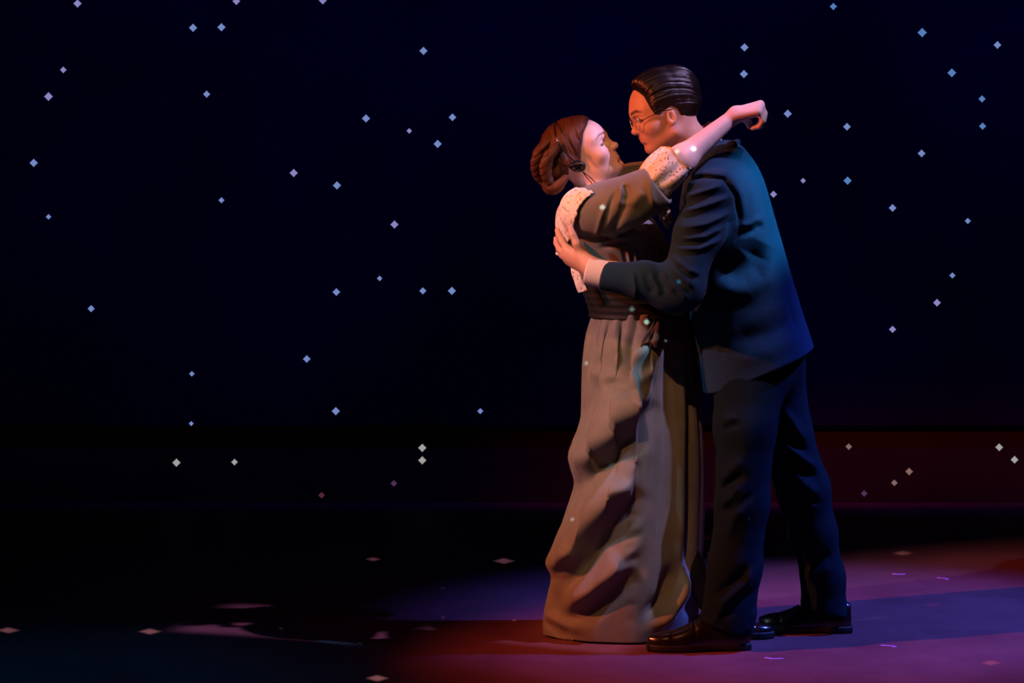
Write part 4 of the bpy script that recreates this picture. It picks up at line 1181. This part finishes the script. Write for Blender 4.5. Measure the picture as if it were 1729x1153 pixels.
def star(px, py, r, col, label, y, grp):
    c = P(px, py, y); R = 0.92*r/S_PX*(DIST+y)/DIST
    V = [(0, -0.006, 0)]; n = 16
    for ring_y in (-0.003, 0.0):
        for i in range(n):
            a = 2*math.pi*i/n
            m = 1/((abs(math.cos(a))**0.95+abs(math.sin(a))**0.95)**(1/0.95))
            V.append((R*m*math.cos(a), ring_y, R*m*math.sin(a)))
    F = [(0, 1+i, 1+(i+1) % n) for i in range(n)]+[(1+i, 1+n+i, 1+n+(i+1) % n, 1+(i+1) % n) for i in range(n)]
    F += [tuple(1+n+i for i in range(n))[::-1]]
    o = mesh_obj('projected_star', V, F, M['star'], smooth=False)
    o.location = c
    o['glow'] = [float(v) for v in col]
    tag(o, label, 'star', grp)
for s_ in STARS: star(*s_, DROP_Y, 'projected star spots on the night sky backdrop')
for s_ in WALL_STARS: star(*s_, WALL_Y, 'projected star spots on the low wall under the backdrop')

# ---------------------------------------------------------------- star projector: light with a diamond gobo, stars fall on floor and costumes
def floor_pt(px, py):
    k = S_PX*EYE/(py-HOR); return P(px, py, DIST*(k-1))
PRJ = np.array([0.1, -7.4, 2.3]); aim = np.array([0.1, 0.3, 0.5])
pf = unit(aim-PRJ); pr = unit(np.cross(pf, (0, 0, 1))); pu = np.cross(pr, pf)
def uv(p):
    d = np.asarray(p, float)-PRJ
    return (float(d@pr/(d@pf)), float(d@pu/(d@pf)))
GOBO = []
for px, py, a, b, col in [(851,947,20,5.5,(.8,.75,.9)),(630,944,14,3.5,(.8,.7,.8)),(253,1066,21,5.5,(1,1,.9)),(14,1064,21,5.5,(1,1,.9)),(637,1145,21,6,(1,.93,.8)),
                          (1524,934,20,4.5,(.85,.7,.6)),(1673,1119,19,5,(.8,.35,.12)),(1575,1021,19,4,(.25,.06,.05)),(748,993,5,1.5,(.2,.2,.25)),(748,1042,5,1.5,(.35,.3,.35)),(868,1047,5,2,(.8,.6,.6)),(608,1086,5,1.5,(.2,.2,.25)),(475,1061,5,1.5,(.2,.2,.2))]:
    c = floor_pt(px, py); e1 = floor_pt(px+a, py); e2 = floor_pt(px, py-b)
    GOBO.append((uv(c), abs(uv(e1)[0]-uv(c)[0]), abs(uv(e2)[1]-uv(c)[1]), col))
for px, py, y, a, col in [(1171,251,-.2,6,(.8,.75,.7)),(1143,256,-.2,5,(.45,.35,.3)),(1017,350,-.21,6,(.9,1.1,1.0)),(1067,520,-.1,5.5,(.7,1,.9)),(1092,542,-.11,5.5,(.7,1,.9)),(1146,476,-.3,5,(.15,.5,.45)),
                          (990,611,-.02,4.5,(.5,.7,.7)),(966,878,-.05,4.5,(.6,.6,.6)),(1124,573,-.1,2,(.6,.6,.55)),(1265,877,-.2,1.5,(.8,.5,.3))]:
    c = P(px, py, y); e1 = P(px+a, py, y); e2 = P(px, py-a, y)
    GOBO.append((uv(c), abs(uv(e1)[0]-uv(c)[0]), abs(uv(e2)[1]-uv(c)[1]), col))
prj = spot('star_projector_light', tuple(PRJ), tuple(aim), (1, 1, 1), 7500, 60, 0.1, 0.004)
l = prj.data; l.use_nodes = True; nt = l.node_tree; em = nt.nodes['Emission']
def vm(op, a, b=None):
    n = nt.nodes.new('ShaderNodeVectorMath'); n.operation = op
    for i, s_ in enumerate((a, b)):
        if s_ is None: continue
        if isinstance(s_, bpy.types.NodeSocket): nt.links.new(s_, n.inputs[i])
        else: n.inputs[i].default_value = tuple(float(x) for x in s_)
    return n
geo = nt.nodes.new('ShaderNodeNewGeometry')
dv = geo.outputs['Incoming']
def dot(v): return vm('DOT_PRODUCT', dv, v).outputs['Value']
def mth(op, a, b):
    n = nt.nodes.new('ShaderNodeMath'); n.operation = op
    for i, s_ in enumerate((a, b)):
        if isinstance(s_, bpy.types.NodeSocket): nt.links.new(s_, n.inputs[i])
        else: n.inputs[i].default_value = float(s_)
    return n.outputs[0]
fz = mth('MAXIMUM', dot(pf), 0.01)
cb = nt.nodes.new('ShaderNodeCombineXYZ')
nt.links.new(mth('DIVIDE', dot(pr), fz), cb.inputs[0]); nt.links.new(mth('DIVIDE', dot(pu), fz), cb.inputs[1])
acc = None
for (c, a, b, col) in GOBO:
    q = vm('SUBTRACT', cb.outputs[0], (c[0], c[1], 0)).outputs[0]
    q = vm('ABSOLUTE', vm('MULTIPLY', q, (1/a, 1/b, 0)).outputs[0]).outputs[0]
    s_ = vm('DOT_PRODUCT', q, (1, 1, 0)).outputs['Value']
    mr = nt.nodes.new('ShaderNodeMapRange'); nt.links.new(s_, mr.inputs['Value'])
    mr.inputs['From Min'].default_value = 1.05; mr.inputs['From Max'].default_value = 0.6
    sc = vm('SCALE', col); nt.links.new(mr.outputs[0], sc.inputs['Scale'])
    acc = sc.outputs[0] if acc is None else vm('ADD', acc, sc.outputs[0]).outputs[0]
nt.links.new(acc, em.inputs['Color']); em.inputs['Strength'].default_value = 1.0

# ---------------------------------------------------------------- spike tape marks on the floor
M['tape'] = mat_basic('violet_spike_tape', (0.55, 0.28, 0.85), rough=0.5)
def tape(px, py, w1, w2, ang, label):
    c = floor_pt(px, py)
    bm = bmesh.new()
    def strip(ax, L, w):
        d = np.array([math.cos(ax), math.sin(ax)]); n = np.array([-d[1], d[0]])
        q = [np.array([0, 0])-n*w/2, d*L-n*w/2, d*L+n*w/2, n*w/2]
        lo = [bm.verts.new((v[0], v[1], 0)) for v in q]; hi = [bm.verts.new((v[0], v[1], .0015)) for v in q]
        bm.faces.new(hi); bm.faces.new(lo[::-1])
        for i in range(4): bm.faces.new((lo[i], lo[(i+1) % 4], hi[(i+1) % 4], hi[i]))
    strip(ang, w1, 0.011); strip(ang+2.3, w2, 0.011)
    me = bpy.data.meshes.new('spike_tape'); bm.to_mesh(me); bm.free(); me.materials.append(M['tape'])
    o = bpy.data.objects.new('spike_tape', me); COL.objects.link(o); o.location = (c[0], c[1], 0.0004)
    tag(o, label, 'tape', 'violet spike tape marks on the floor')
tape(1515, 970, .028, .020, 0.1, 'scrap of violet tape farthest back on the floor behind the man')
tape(1596, 977, .030, .025, 2.6, 'scrap of violet tape nearest the right edge of the floor')
tape(1506, 1091, .034, .020, 2.9, 'scrap of violet tape at the border of the long shadow')
tape(1306, 1113, .030, .030, 0.2, 'scrap of violet tape closest to the front shoe heel')
